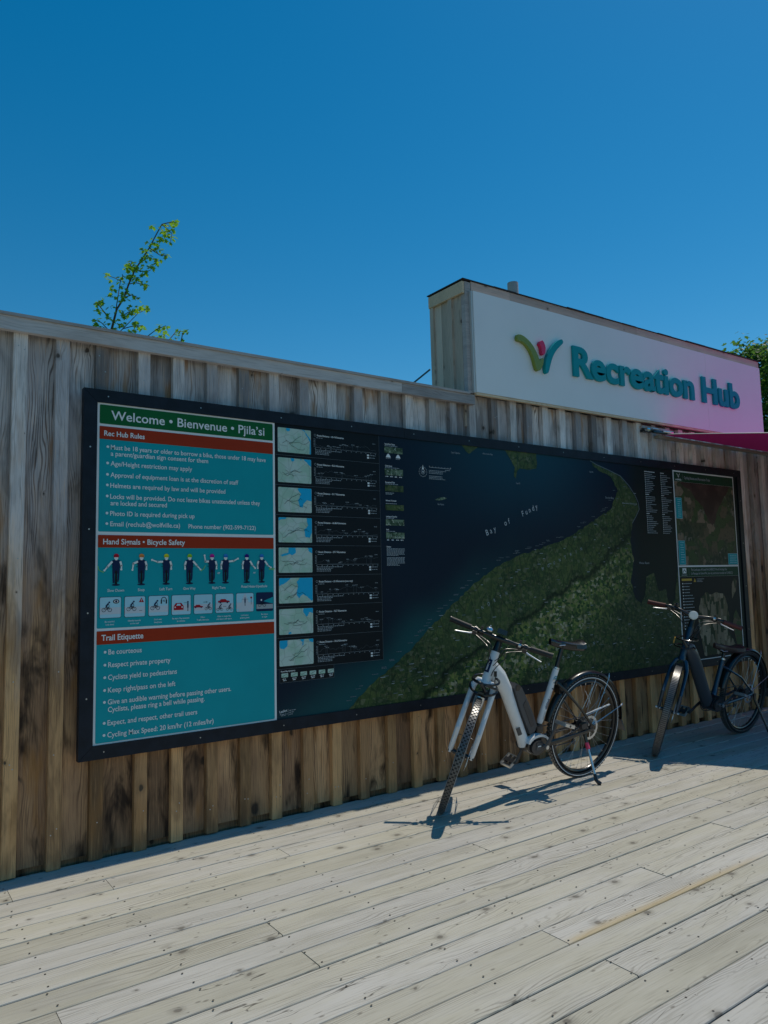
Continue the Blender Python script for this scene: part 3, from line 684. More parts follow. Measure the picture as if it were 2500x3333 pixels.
for i in range(8):
    zt = tops[i]; x0, x1, z0 = 2.006, 2.232, zt - .148
    p = MB(); p.rect(x0, x1, z0, zt, Y1, M['map_thumb'], .006)
    W_, H_ = x1 - x0, zt - z0
    for wpoly in waters[i]:
        pts = []
        for k in range(len(wpoly)):
            a = wpoly[k]; c = wpoly[(k + 1) % len(wpoly)]
            for s in range(4):
                f = s / 4; px = a[0] + (c[0] - a[0]) * f; pz = a[1] + (c[1] - a[1]) * f
                edge = (px in (0, 1)) or (pz in (0, 1))
                if not edge and s: px += rv(-.012, .012); pz += rv(-.016, .016)
                pts.append((x0 + min(max(px, .006), .994) * W_, z0 + min(max(pz, .006), .994) * H_))
        p.poly(pts, Y2, M['water'])
    for k in range(3):      # route lines
        px, pz = rv(.1, .4), rv(.15, .5); ln = []
        for s in range(7): ln.append((x0 + px * W_, z0 + pz * H_)); px = min(px + rv(.03, .13), .97); pz = min(max(pz + rv(-.09, .13), .06), .94)
        p.line(ln, .0016, Y3, M['black'])
    mk(p, 'route_map')
    p = MB(); put_text(p, 'Route Distance \u2013 ' + titles[i], 2.276, 2.276 + .0092 * (len(titles[i]) + 16) * .68, zt - .030, Y1, .0105, M['white'], .02)
    p.ring(2.262, zt - .0245, .0068, .0016, Y1, M['dim'], 10)
    squiggle(p, 2.270, 2.315, zt - .041, Y1, .003, M['dim'])
    ax0, ax1, az = 2.262, 2.718, zt - .100
    p.line([(ax0, zt - .046), (ax0, az), (ax1, az)], .0011, Y1, M['dim'])
    for k in range(6): p.rect(ax0 - .010, ax0 - .004, zt - .050 - k * .009, zt - .047 - k * .009, Y1, M['dim'])
    for k in range(13): p.rect(ax0 + k * .0375 - .002, ax0 + k * .0375 + .003, az - .009, az - .005, Y1, M['dim'])
    prof = []; hgt = .01
    for k in range(46):
        hgt = min(max(hgt + rv(-.009, .0095), .002), .042); prof.append((ax0 + .006 + k * .0099, az + hgt))
    p.line(prof, .0008, Y1, M['line_grey'])
    for k in range(10):
        q = prof[rnd.randrange(2, 44)]; squiggle(p, q[0] - .010, q[0] + rv(.008, .018), q[1] + rv(.004, .009), Y1, .0026, M['dim']); p.rect(q[0], q[0] + .0008, az, q[1] + .004, Y1, M['line_grey'])
    for k, wd in enumerate((.19, .115, .10, .10)): squiggle(p, ax0, ax0 + wd, zt - .117 - k * .0085, Y1, .0035, M['dim'])
    for k in range(2):
        p.rect(2.646, 2.661, zt - .124 - k * .016, zt - .113 - k * .016, Y1, M['white']); squiggle(p, 2.666, 2.712, zt - .120 - k * .016, Y1, .0035, M['dim'])
    squiggle(p, 2.690, 2.712, zt - .042, Y1, .003, M['dim'])
    mk(p, 'route_chart')
p = MB()
for z in (2.105, 1.926, 1.747, 1.568, 1.389, 1.208, 1.026, .848): p.line([(1.990, z), (2.741, z)], .0013, Y1, M['line_grey'])
p.line([(2.741, 2.290), (2.741, .848)], .0013, Y1, M['line_grey'])
p.line([(2.007, .846), (2.007, .770), (2.373, .770), (2.373, .846)], .0013, Y1, M['line_grey'])
mk(p, 'dividing_lines')
p = MB(); p.rect(2.0075, 2.3725, .7705, .847, YP, M['black']); put_text(p, 'Route Map Symbology', 2.015, 2.108, .831, Y1, .008, M['white'], .02)
for k in range(6):
    x = 2.017 + k * .0625; p.rect(x, x + .044, .800, .823, Y1, M['map_thumb'], .003); p.line([(x + .005, .805), (x + .02, .812), (x + .038, .819)], .0015, Y2, M['black'])
    squiggle(p, x + .008, x + .036, .789, Y1, .004, M['white']); squiggle(p, x + .012, x + .032, .780, Y1, .004, M['white'])
mk(p, 'symbol_key')
p = MB(); put_text(p, 'LatArt', 2.004, 2.054, .600, Y1, .014, M['white'], .01, R(6)); squiggle(p, 2.005, 2.055, .590, Y1, .0035, M['dim']); squiggle(p, 2.012, 2.048, .583, Y1, .003, M['dim'])
p.rect(2.060, 2.0612, .580, .618, Y1, M['dim'])
for k in range(3): squiggle(p, 2.066, 2.108 - .01 * k, .608 - k * .011, Y1, .0035, M['dim'])
mk(p, 'maker_mark')
# land
coast = [(2.469, .5605), (2.637, .697), (2.819, .796), (3.031, .943), (3.152, 1.043), (3.363, 1.19), (3.517, 1.297), (3.746, 1.425), (3.986, 1.509), (4.29, 1.58), (4.56, 1.656), (4.91, 1.813), (5.095, 1.896),
         (5.199, 2.057), (5.116, 2.17), (4.911, 2.234), (4.857, 2.287), (4.93, 2.262), (5.241, 2.186), (5.431, 2.029), (5.479, 1.911), (5.372, 1.788), (5.333, 1.629), (5.37, 1.472), (5.313, 1.316), (5.357, 1.16),
         (5.44, 1.10), (5.50, 1.18), (5.53, 1.33), (5.64, 1.36), (5.70, 1.20), (5.80, 1.22), (5.84, 1.05), (5.93, 1.12), (5.97, 1.30), (6.0, 1.40)]
def rough_line(pts, amp, sub=6):
    o = []
    for a, c in zip(pts[:-1], pts[1:]):
        d = math.hypot(c[0] - a[0], c[1] - a[1]); nx, nz = -(c[1] - a[1]) / d, (c[0] - a[0]) / d
        n = max(2, int(d / .025))
        for s in range(n):
            f = s / n; k = amp * rv(-1, 1) if s else 0
            o.append((a[0] + (c[0] - a[0]) * f + nx * k, a[1] + (c[1] - a[1]) * f + nz * k))
    return o + [pts[-1]]
cl = rough_line(coast, .007)
mk(MB().poly(cl + [(6.001, .5605)], YP, M['map_main']), 'land_area', 'green farmland and ridge along the coast')
p = MB(); p.line([(4.857, 2.287), (4.93, 2.262), (5.08, 2.228), (5.241, 2.186), (5.35, 2.11), (5.431, 2.029), (5.468, 1.97), (5.479, 1.911), (5.43, 1.85), (5.372, 1.788)], .006, Y1, M['line_grey']); mk(p, 'shore_line')
mk(MB().poly(rough_line([(3.888, 2.2945), (3.930, 2.24), (3.985, 2.17), (3.972, 2.10), (3.99, 2.085), (4.005, 2.14), (4.034, 2.165), (4.12, 2.160), (4.218, 2.177), (4.228, 2.23), (4.222, 2.2945)], .003), YP, M['map_main']), 'land_area')
mk(MB().poly([(3.20, 1.889), (3.24, 1.906), (3.28, 1.912), (3.31, 1.905), (3.28, 1.894), (3.24, 1.886)], YP, M['map_snip']), 'island')
mk(MB().poly([(3.46, 2.2945), (3.50, 2.25), (3.53, 2.235), (3.57, 2.26), (3.62, 2.2945)], YP, M['map_main']), 'land_area')
def spaced(body, x0, z0, x1, z1, h, mat='white', name='map_letter'):
    n = len(body); ang = math.atan2(z1 - z0, x1 - x0)
    for i, c in enumerate(body):
        if c == ' ': continue
        p = MB(); f = i / (n - 1); vs, _ = text_mesh(c, .0); a, e, _, _ = bounds(vs); wd = (e - a) * h / CAPH * .8
        put_text(p, c, x0 + (x1 - x0) * f - wd / 2, x0 + (x1 - x0) * f + wd / 2, z0 + (z1 - z0) * f, Y1, h, M[mat], .0, ang * .8)
        mk(p, name)
spaced('Bay  of   Fundy', 3.685, 1.652, 4.205, 1.862, .041, 'soft')
spaced('NORTH', 3.612, 1.128, 3.853, 1.222, .024, 'dim'); spaced('MOUNTAIN', 4.245, 1.396, 4.70, 1.55, .024, 'dim')
spaced('SOUTH', 4.127, .638, 4.267, .679, .024, 'dim'); spaced('MOUNTAIN', 4.37, .70, 4.80, .80, .024, 'dim')
for body, x0, x1, z, h in (('Cape Chignecto', 3.36, 3.44, 2.226, .012), ("Cape d'Or", 3.99, 4.035, 2.045, .012), ('Advocate Bay', 3.66, 3.76, 2.243, .012), ('Isle Haute', 3.225, 3.28, 1.855, .012), ('Scots Bay', 5.03, 5.14, 1.985, .016),
                           ('Blomidon Peninsula', 5.25, 5.45, 1.950, .012), ('Minas Basin', 5.44, 5.58, 1.44, .018), ('Cape Split', 4.84, 4.89, 2.19, .012)):
    p = MB(); put_text(p, body, x0, x1, z, Y1, h, M['dim'], .0); mk(p, 'map_lettering')
p = MB()      # compass and scale bar
p.ring(3.103, 2.077, .034, .0016, Y1, M['dim'], 20); p.ring(3.103, 2.077, .016, .0016, Y1, M['white'], 14); p.poly([(3.095, 2.094), (3.111, 2.094), (3.103, 2.125)], Y1, M['white'])
put_text(p, 'N', 3.097, 3.109, 2.070, Y2, .013, M['white'], .02)
for k in range(12): a = R(30 * k); p.line([(3.103 + .028 * math.cos(a), 2.077 + .028 * math.sin(a)), (3.103 + .038 * math.cos(a), 2.077 + .038 * math.sin(a))], .0016, Y1, M['dim'])
p.line([(3.16, 2.122), (3.16, 2.112), (3.35, 2.112), (3.35, 2.122)], .0014, Y1, M['white'])
for k in range(8): p.rect(3.16 + k * .0272, 3.1615 + k * .0272, 2.112, 2.119, Y1, M['white'])
squiggle(p, 3.30, 3.35, 2.098, Y1, .004, M['dim'])
for k in range(6): squiggle(p, 3.155, 3.155 + rv(.12, .17), 2.088 - k * .0095 - (.01 if k > 2 else 0), Y1, .004, M['dim'])
mk(p, 'compass_and_scale')
ims = [(2.222, 2.182, 'Harvest Moon Trailway'), (2.077, 2.035, 'Cycling Routes'), (1.968, 1.927, 'Recreational Trails'), (1.840, 1.803, 'National / Provincial'), (1.743, 1.704, 'Landscape of Grand Pr\u00e9'), (1.658, 1.618, 'Roads')]
for k, (a, c, s) in enumerate(ims):
    p = MB(); p.rect(2.784, 2.933, c, a, Y1, M['map_snip'] if k not in (2, 3) else M['map_main'])
    put_text(p, s, 2.787, 2.787 + len(s) * .0040, a + (.014 if k != 3 else .022), Y1, .0095, M['white'], .02); squiggle(p, 2.787, 2.787 + rv(.06, .12), a + .005, Y1, .004, M['dim'])
    if k in (1, 5):
        for q in range(4): squiggle(p, 2.790 + q * .037, 2.812 + q * .037, c - .012, Y1, .005, M['white']); p.rect(2.80 + q * .037, 2.801 + q * .037, c - .004, c + .018, Y2, M['white'])
    if k == 0:
        for q in (2.815, 2.895):
            p.poly([(q - .02, c - .030), (q + .02, c - .030), (q + .012, c - .014), (q, c - .004), (q - .012, c - .014)], Y1, M['white']); squiggle(p, q - .02, q + .02, c - .038, Y1, .003, M['dim'])
    if k == 2: squiggle(p, 2.787, 2.86, c - .012, Y1, .004, M['dim']); squiggle(p, 2.787, 2.84, c - .020, Y1, .004, M['dim'])
    mk(p, 'key_picture')
p = MB(); put_text(p, 'Disclaimer', 2.786, 2.822, 1.560, Y1, .009, M['white'], .02)
for k in range(16):
    if k != 7: squiggle(p, 2.786, 2.786 + (.145 if k % 8 < 6 else rv(.08, .13)), 1.550 - k * .0072, Y1, .0038, M['dim'])
mk(p, 'disclaimer_text')
p = MB()      # place names listed near Minas Basin
for x0, za, n in ((5.584, 2.246, 33), (5.815, 2.246, 33)):
    z = za
    for k in range(n):
        if k in (0, 12, 22): squiggle(p, x0 - .004, x0 + rv(.03, .05) + (.1 if k == 0 and x0 < 5.7 else 0), z, Y1, .006, M['white']); z -= .020; continue
        p.rect(x0, x0 + .006, z - .001, z + .008, Y1, M['white']); squiggle(p, x0 + .014, x0 + rv(.07, .16), z, Y1, .0055, M['dim'])
        z -= .0165
mk(p, 'place_list')
p = MB()      # tiny place labels all over the land
for k in range(190):
    x = rv(2.7, 5.9); zmax = next((a[1] + (c[1] - a[1]) * (x - a[0]) / (c[0] - a[0]) for a, c in zip(coast[:13], coast[1:14]) if a[0] <= x <= c[0]), 1.7 if x < 5.35 else 1.0)
    z = rv(.60, zmax + .02)
    if 5.0 < x < 5.45 and rnd.random() < .3: z = rv(1.3, 2.1)
    e = x + rv(.018, .04); p.rect(x, e, z, z + .0036, Y1, M['line_grey'] if rnd.random() < .5 else M['dim'])
tag(mk(p, 'place_name'), kind='stuff')
p = MB()
for a, c in ((0, 14),):
    for k in range(60):
        j = rnd.randrange(0, 13); f = rnd.random(); x = coast[j][0] + (coast[j + 1][0] - coast[j][0]) * f; z = coast[j][1] + (coast[j + 1][1] - coast[j][1]) * f
        squiggle(p, x - rv(.05, .07), x - .02, z + rv(.01, .03), Y1, .0035, M['line_grey'])
tag(mk(p, 'coast_name'), kind='stuff')
mk(MB().rect(4.012, 4.0135, 1.46, 2.2945, Y1, M['map_sea']), 'panel_joint')

# --- right-hand poster
rp = bl(MB().rect(6.003, 7.018, .560, 2.2905, YP, M['white']).build('town_map_poster', None, board))
rp['label'] = 'white-bordered poster of two town trail maps with dark green headers'
def rk(mb, name): return kid(mb, name, rp)
rk(MB().rect(6.016, 7.006, 2.190, 2.278, Y1, M['darkgreen']), 'heading_band')
rk(MB().rect(6.016, 7.006, 1.424, 2.189, Y1, M['map_town']), 'trail_map')
p = MB()
p.poly(rough_line([(6.10, 2.1885), (6.16, 2.15), (6.25, 2.13), (6.33, 2.05), (6.45, 1.98), (6.52, 1.86), (6.60, 1.80), (6.66, 1.86), (6.72, 1.97), (6.80, 2.05), (6.90, 2.14), (6.95, 2.1885)], .008), Y2, M['map_mud'])
rk(p, 'mud_flat')
for x0, x1, z0, z1, n in ((6.018, 6.115, 1.850, 2.040, 9), (6.025, 6.128, 1.430, 1.648, 9), (6.835, 7.004, 1.428, 1.534, 5)):
    p = MB(); p.rect(x0, x1, z0, z1, Y3, M['iconbg']); p.rect(x0 + .003, x1 - .003, z0 + .003, z1 - .003, Y3 - .0004, M['teal'])
    for k in range(n): squiggle(p, x0 + .03, x1 - rv(.01, .03), z1 - .02 - k * (z1 - z0 - .02) / n, Y4, .005, M['iconbg'])
    rk(p, 'map_key')
for body, x0, x1, z, h in (('wolfville', 6.035, 6.130, 2.200, .018), ('Cycling Routes and Recreation Trails', 6.175, 6.60, 2.219, .024)):
    p = MB(); put_text(p, body, x0, x1, z, Y3, h, M['dim'] if h > .02 else M['white'], .01)
    if h < .02: rk(p, 'lettering'); p = MB(); p.line([(6.062, 2.262), (6.078, 2.246), (6.082, 2.232)], .005, Y3, M['white']); p.line([(6.108, 2.262), (6.094, 2.248), (6.088, 2.228)], .005, Y3, M['white']); p.rect(6.150, 6.1512, 2.20, 2.268, Y3, M['dim'])
    rk(p, 'lettering' if h > .02 else 'emblem')
rk(MB().rect(6.016, 7.006, 1.322, 1.409, Y1, M['darkgreen']), 'heading_band')
for body, x1, z in (('The Landscape of Grand Pr\u00e9 UNESCO World Heritage Site', 6.80, 1.374), ('Le Paysage de Grand-Pr\u00e9, site du patrimoine mondial de l\u2019UNESCO', 6.90, 1.340)):
    p = MB(); put_text(p, body, 6.20, x1, z, Y3, .020, M['dim'], .01); rk(p, 'lettering')
p = MB(); p.rect(6.065, 6.125, 1.352, 1.398, Y3, M['white']); p.line([(6.072, 1.36), (6.095, 1.385), (6.118, 1.362)], .008, Y3 - .0004, M['darkgreen']); squiggle(p, 6.05, 6.14, 1.333, Y3, .007, M['dim']); p.rect(6.165, 6.1662, 1.33, 1.40, Y3, M['dim']); rk(p, 'emblem')
rk(MB().rect(6.016, 7.006, .573, 1.321, Y1, M['black']), 'trail_map')
p = MB(); p.rect(6.045, 6.205, 1.284, 1.304, Y2, M['gold'])
for k in range(16): p.rect(6.052, 6.066, 1.255 - k * .027, 1.265 - k * .027, Y2, M['white']); squiggle(p, 6.078, 6.078 + rv(.08, .15), 1.256 - k * .027, Y2, .007, M['dim'])
p.poly([(6.232, 1.272), (6.272, 1.272), (6.252, 1.306)], Y2, M['gold'])
for k in range(3): squiggle(p, 6.285, 6.285 + rv(.08, .12), 1.296 - k * .012, Y2, .005, M['dim'])
rk(p, 'map_key')
rk(MB().poly(rough_line([(6.31, .72), (6.27, .88), (6.29, 1.02), (6.33, 1.12), (6.42, 1.175), (6.50, 1.15), (6.60, 1.17), (6.72, 1.155), (6.77, 1.05), (6.79, .92), (6.76, .80), (6.85, .70), (6.90, .60), (6.34, .60)], .008), Y2, M['map_marsh']), 'marsh_area')
rk(MB().poly(rough_line([(6.84, .86), (6.88, .96), (6.92, 1.00), (6.96, .93), (7.0, .88), (7.003, .60), (6.92, .60)], .006), Y2, M['map_town']), 'town_area')
rk(MB().poly(rough_line([(6.86, 1.10), (6.87, 1.24), (6.92, 1.30), (6.96, 1.27), (6.94, 1.18)], .005), Y2, M['map_marsh']), 'marsh_area')

# ------------------------------------------------------------------ the big sign
M['signwhite'] = plain('sign_white', (.80, .81, .82), .55, var=.02, vscale=2)
M['signteal'] = plain('letter_teal', (.004, .30, .34), .5, var=.03, spec=.15)
M['signgreen'] = plain('logo_green', (.20, .26, .035), .42, var=.03); M['signpink'] = plain('logo_pink', (.70, .012, .10), .42, var=.03)
M['alu'] = plain('pale_metal_edge', (.55, .54, .52), .45, metal=.3)
sign = tag(empty('shop_sign', (3.612, 3.9, 2.69)), 'white fascia sign reading Recreation Hub in raised teal letters with a tricolour mark', 'sign')
SY = 3.868
def sl(o): o.location = Vector(o.location) - Vector((3.612, 3.9, 2.69)); return o
for a, c in ((3.612, 6.632), (6.634, 7.655)):
    b = MB(); b.box(a, c, SY, 3.893, 2.694, 3.452); sl(b.build('sign_panel', M['signwhite'], sign))
b = MB(); b.box(3.612, 7.655, SY + .004, 3.90, 2.676, 2.692); sl(b.build('bottom_trim', M['side_trim'], sign))
b = MB(); b.box(3.594, 3.611, SY + .006, 3.897, 2.69, 3.45); sl(b.build('edge_trim', M['alu'], sign))
body = 'Recreation Hub'; LX0, LX1, LB, LH = 4.668, 7.185, 2.955, .252
BO = .032
full = text_mesh(body, BO, .02, 0, 6); fa, fb, _, _ = bounds(full[0]); sx = (LX1 - LX0) / (fb - fa)
capb = bounds(text_mesh('H', BO, .02, 0, 6)[0])
szl = LH / (capb[3] - capb[2])
for i, ch in enumerate(body):
    if ch == ' ': continue
    pre = bounds(text_mesh(body[:i + 1], BO, .02, 0, 6)[0]); vs, fs = text_mesh(ch, BO, .02, 0, 6); a, c, lo, hi = bounds(vs)
    x0 = LX0 + (pre[1] - (c - a) - fa) * sx
    b = MB(); b.add([(x0 + (v[0] - a) * sx, SY - .003 - .010 - v[2] * .5, LB + (v[1] - capb[2]) * szl) for v in vs], fs); sl(b.build('letter', M['signteal'], sign, smooth=True))
def stroke(pts, mat, name):
    b = MB(); n = len(pts); pts = pts[::-1] if sum((pts[i][0] * pts[(i + 1) % n][1] - pts[(i + 1) % n][0] * pts[i][1]) for i in range(n)) < 0 else pts
    b.prism(pts, SY - .034, SY - .003); sl(b.build(name, mat, sign))
stroke([(4.02, 3.165), (4.03, 3.185), (4.06, 3.188), (4.096, 3.180), (4.135, 3.162), (4.168, 3.140), (4.198, 3.112), (4.222, 3.080), (4.242, 3.045), (4.256, 3.010), (4.264, 3.018), (4.275, 3.032), (4.289, 3.041), (4.303, 3.038), (4.300, 3.015), (4.290, 2.985), (4.272, 2.955), (4.255, 2.938), (4.236, 2.932), (4.216, 2.944), (4.206, 2.97), (4.196, 3.005), (4.180, 3.045), (4.158, 3.080), (4.130, 3.108), (4.100, 3.127), (4.068, 3.138), (4.035, 3.138), (4.022, 3.145)], M['signgreen'], 'logo_stroke')
stroke([(4.262, 3.150), (4.272, 3.170), (4.297, 3.183), (4.312, 3.172), (4.324, 3.150), (4.330, 3.127), (4.326, 3.10), (4.318, 3.080), (4.303, 3.067), (4.290, 3.072), (4.283, 3.092), (4.282, 3.115), (4.276, 3.135)], M['signpink'], 'logo_stroke')
stroke([(4.515, 3.228), (4.530, 3.228), (4.541, 3.210), (4.534, 3.196), (4.500, 3.168), (4.466, 3.140), (4.436, 3.108), (4.412, 3.075), (4.392, 3.036), (4.374, 2.992), (4.360, 2.955), (4.348, 2.932), (4.334, 2.924), (4.320, 2.934), (4.315, 2.96), (4.320, 3.000), (4.334, 3.042), (4.356, 3.085), (4.384, 3.126), (4.418, 3.164), (4.456, 3.196), (4.490, 3.217)], M['signteal'], 'logo_stroke')

sign.rotation_euler = (0, -R(.42), 0); tower.rotation_euler = (0, -R(.42), 0)

# ------------------------------------------------------------------ awning
def fabric_mat():
    m, t, b = new_mat('awning_fabric')
    b.inputs['Base Color'].default_value = (.84, .012, .34, 1); b.inputs['Roughness'].default_value = .8
    tr = N(t, 'ShaderNodeBsdfTranslucent'); tr.inputs[0].default_value = (.50, .004, .08, 1)
    mx = N(t, 'ShaderNodeMixShader'); mx.inputs[0].default_value = .10
    out = t.nodes['Material Output']; L(t, b.outputs[0], mx.inputs[1]); L(t, tr.outputs[0], mx.inputs[2]); L(t, mx.outputs[0], out.inputs[0])
    return m
M['fabric'] = fabric_mat(); M['bar'] = plain('awning_bar', (.30, .27, .22), .5, metal=.2); M['blackmetal'] = plain('black_metal', (.02, .02, .022), .35, metal=.3, coat=.3)
M['chrome'] = plain('bright_metal', (.75, .75, .75), .25, metal=.95)
aw = tag(empty('awning', (5.83, 3.9, 2.6)), 'magenta fabric awning reaching out from the wall under the right end of the white sign', 'awning')
al_ = lambda o: (setattr(o, 'location', Vector(o.location) - Vector((5.83, 3.9, 2.6))), o)[1]
b = MB(); nU, nV = 14, 10
for th in (0, .0015):
    vs = []
    for v in range(nV + 1):
        for u in range(nU + 1):
            f = v / nV; y = 3.875 - 3.3 * f; x = 5.85 + .46 * (3.875 - y) + u / nU * 5.6
            vs.append((x, y, 2.603 - .115 * (3.875 - y) - th - .012 * math.sin(math.pi * f) * math.sin(math.pi * u / nU)))
    b.add(vs, [(r * (nU + 1) + c, r * (nU + 1) + c + 1, (r + 1) * (nU + 1) + c + 1, (r + 1) * (nU + 1) + c) for r in range(nV) for c in range(nU)])
al_(b.build('fabric', M['fabric'], aw, smooth=True))
b = MB(); b.tube([(5.85, 3.875, 2.605), (7.368, .575, 2.2235)], .004, 6); al_(b.build('edge_piping', M['alu'], aw))
b = MB(); b.box(5.80, 10.0, 3.868, 3.912, 2.566, 2.590); al_(b.build('wall_bar', M['bar'], aw))
b = MB(); b.tube([(7.37, .575, 2.22), (12.97, .575, 2.22)], .025, 10); al_(b.build('front_bar', M['alu'], aw))
b = MB(); b.box(5.60, 6.02, 3.89, 3.917, 2.640, 2.662); al_(b.build('mounting_plank', M['batten'], aw))
b = MB(); b.box(5.60, 5.70, 3.875, 3.916, 2.603, 2.628); b.tube([(5.62, 3.86, 2.615), (5.86, 3.85, 2.612)], .016, 8); b.tube([(5.68, 3.84, 2.60), (5.90, 3.83, 2.605)], .010, 8); al_(b.build('folding_arm', M['blackmetal'], aw))
b = MB(); b.tube([(5.595, 3.85, 2.618), (5.635, 3.85, 2.618)], .017, 8); b.tube([(5.66, 3.835, 2.632), (5.74, 3.832, 2.630)], .006, 6); b.tube([(5.82, 3.835, 2.618), (5.92, 3.80, 2.612)], .009, 8); b.tube([(5.87, 3.84, 2.600), (5.88, 3.84, 2.625)], .014, 8); al_(b.build('arm_joint', M['chrome'], aw))
# support rafter under the cloth, out towards the front bar
b = MB(); b.tube([(8.0, 3.86, 2.57), (8.6, 2.4, 2.38), (9.3, .62, 2.19)], .02, 8); al_(b.build('folding_arm', M['blackmetal'], aw))

# ------------------------------------------------------------------ post and cable behind
b = MB(); b.tube([(6.35, 6.1, -.4), (6.35, 6.1, 4.1), (6.345, 6.1, 4.90)], [.075, .068, .066], 14)
b.build('timber_post', M['cap'], smooth=True); tag(bpy.data.objects['timber_post'], 'round weathered timber post whose top shows above the white sign', 'post')
M['cable'] = plain('cable_blue', (.05, .14, .2), .6)
b = MB(); b.tube([(3.585, 4.36, 2.98), (3.50, 4.6, 2.85), (3.2, 5.4, 2.25), (2.9, 6.2, 1.6), (2.6, 7.0, .2), (2.5, 7.2, -.42)], .007, 6)
tag(b.build('stay_cable', M['cable'], smooth=True), 'thin blue cable slanting down behind the wall beside the parapet', 'cable')
# ------------------------------------------------------------------ trees
M['bark'] = plain('bark', (.10, .075, .05), .9, var=.3, vscale=20, bump=.5)
def leaf_mat(name, col, col2, trans):
    m, t, b = new_mat(name)
    tc = N(t, 'ShaderNodeTexCoord'); f = noise_n(t, tc.outputs['Object'], 9, 3, .7)
    g = noise_n(t, tc.outputs['Object'], 1.4, 2)
    c = mix(t, smap(t, f, .35, .65), col, col2); L(t, c, b.inputs['Base Color']); b.inputs['Roughness'].default_value = .5
    tr = N(t, 'ShaderNodeBsdfTranslucent'); c2 = mix(t, 1.0, c, trans, 'MULTIPLY'); L(t, c2, tr.inputs[0])
    mx = N(t, 'ShaderNodeMixShader'); mx.inputs[0].default_value = .5
    out = t.nodes['Material Output']; L(t, b.outputs[0], mx.inputs[1]); L(t, tr.outputs[0], mx.inputs[2]); L(t, mx.outputs[0], out.inputs[0])
    return m
M['leaf'] = leaf_mat('maple_leaf', (.10, .23, .026), (.20, .33, .035), (2.0, 2.0, 1.0))
M['leafdark'] = leaf_mat('dense_leaf', (.055, .12, .028), (.10, .18, .04), (1.7, 1.9, 1.2))
def leaf(mb, p, s, droop=.5):
    a = rnd.uniform(0, 6.283); d = Vector((math.cos(a), math.sin(a), -droop * rnd.random() * 1.6)).normalized()
    sd = d.cross(Vector((rnd.uniform(-.5, .5), rnd.uniform(-.5, .5), 1))).normalized(); up = sd.cross(d)
    q = [(0, 0, 0), (.25, .38, .06), (.30, .20, .0), (.62, .50, .04), (.62, .22, 0), (1, 0, -.06), (.62, -.22, 0), (.62, -.50, .04), (.30, -.20, 0), (.25, -.38, .06)]
    vs = [p + d * (x * s) + sd * (y * s) + up * (z * s) for x, y, z in q]
    mb.add(vs, [(0, 1, 2, 8, 9), (2, 3, 4, 5), (2, 5, 8), (5, 6, 7, 8)])
def back(px, py, Y):        # a measured point of the sapling, at its distance behind the wall
    d = [CX[i] * (px - 1250) + CD[i] * (py - 1666.5) + CF[i] * 2400 for i in range(3)]; k = Y / d[1]
    return Vector((d[0] * k, Y, 1.35 + d[2] * k))
def tree_thing(name, label, base):
    return tag(empty(name, base), label, 'tree')
Yt = 6.0
st = tree_thing('maple_sapling', 'slender young maple sprig with bright yellow-green leaves rising above the left part of the wall', (1.5, 6.0, -.42))
off = lambda o, r: (setattr(o, 'location', Vector(o.location) - r.location), o)[1]
main = [(362, 1078), (380, 1007), (404, 968), (419, 925), (440, 877), (462, 845), (486, 807), (510, 761), (527, 730), (560, 722)]
branches = [main, [(377, 1010), (385, 960), (392, 915), (375, 905), (345, 895)], [(392, 915), (400, 900), (398, 893)], [(353, 1074), (330, 1050), (305, 1040)], [(356, 1040), (335, 1010), (315, 985), (330, 978)],
            [(386, 1084), (420, 1050), (450, 1019), (482, 1005)], [(400, 1070), (430, 1062), (465, 1060)], [(395, 1030), (420, 1015), (440, 1010)], [(481, 1094), (510, 1072), (540, 1060)], [(549, 1108), (575, 1077), (605, 1080)],
            [(404, 968), (430, 960), (450, 970)], [(440, 877), (470, 885), (490, 880)], [(486, 807), (520, 830), (545, 832)], [(486, 807), (475, 820), (470, 830)], [(527, 730), (560, 760), (555, 790)], [(419, 925), (440, 920), (465, 925), (480, 930)], [(440, 877), (425, 865), (430, 850)]]
tw = MB()
base = back(362, 1078, Yt)
tw.tube([(base.x - .15, Yt, -.42), (base.x - .1, Yt, 1.2), base, back(380, 1007, Yt)], [.03, .022, .010, .008], 8)
for k, br in enumerate(branches):
    pts = [back(px, py, Yt + (0 if k == 0 else .06 * i * (1 if k % 2 else -1))) for i, (px, py) in enumerate(br)]
    r0 = .008 if k == 0 else .003; tw.tube(pts, [r0 * (1 - .75 * i / len(pts)) + .0012 for i in range(len(pts))], 6)
for (x, z, x2, z2) in ((2.02, 3.1, 1.55, 1.4), (1.9, 3.0, 1.5, 1.2), (2.15, 3.2, 1.6, 1.5)): tw.tube([(x2, Yt, z2), (x, Yt, z), (x + .05, Yt, z + .3)], [.012, .007, .004], 6)
off(tw.build('trunk', M['bark'], st, True), st)
cr = MB()
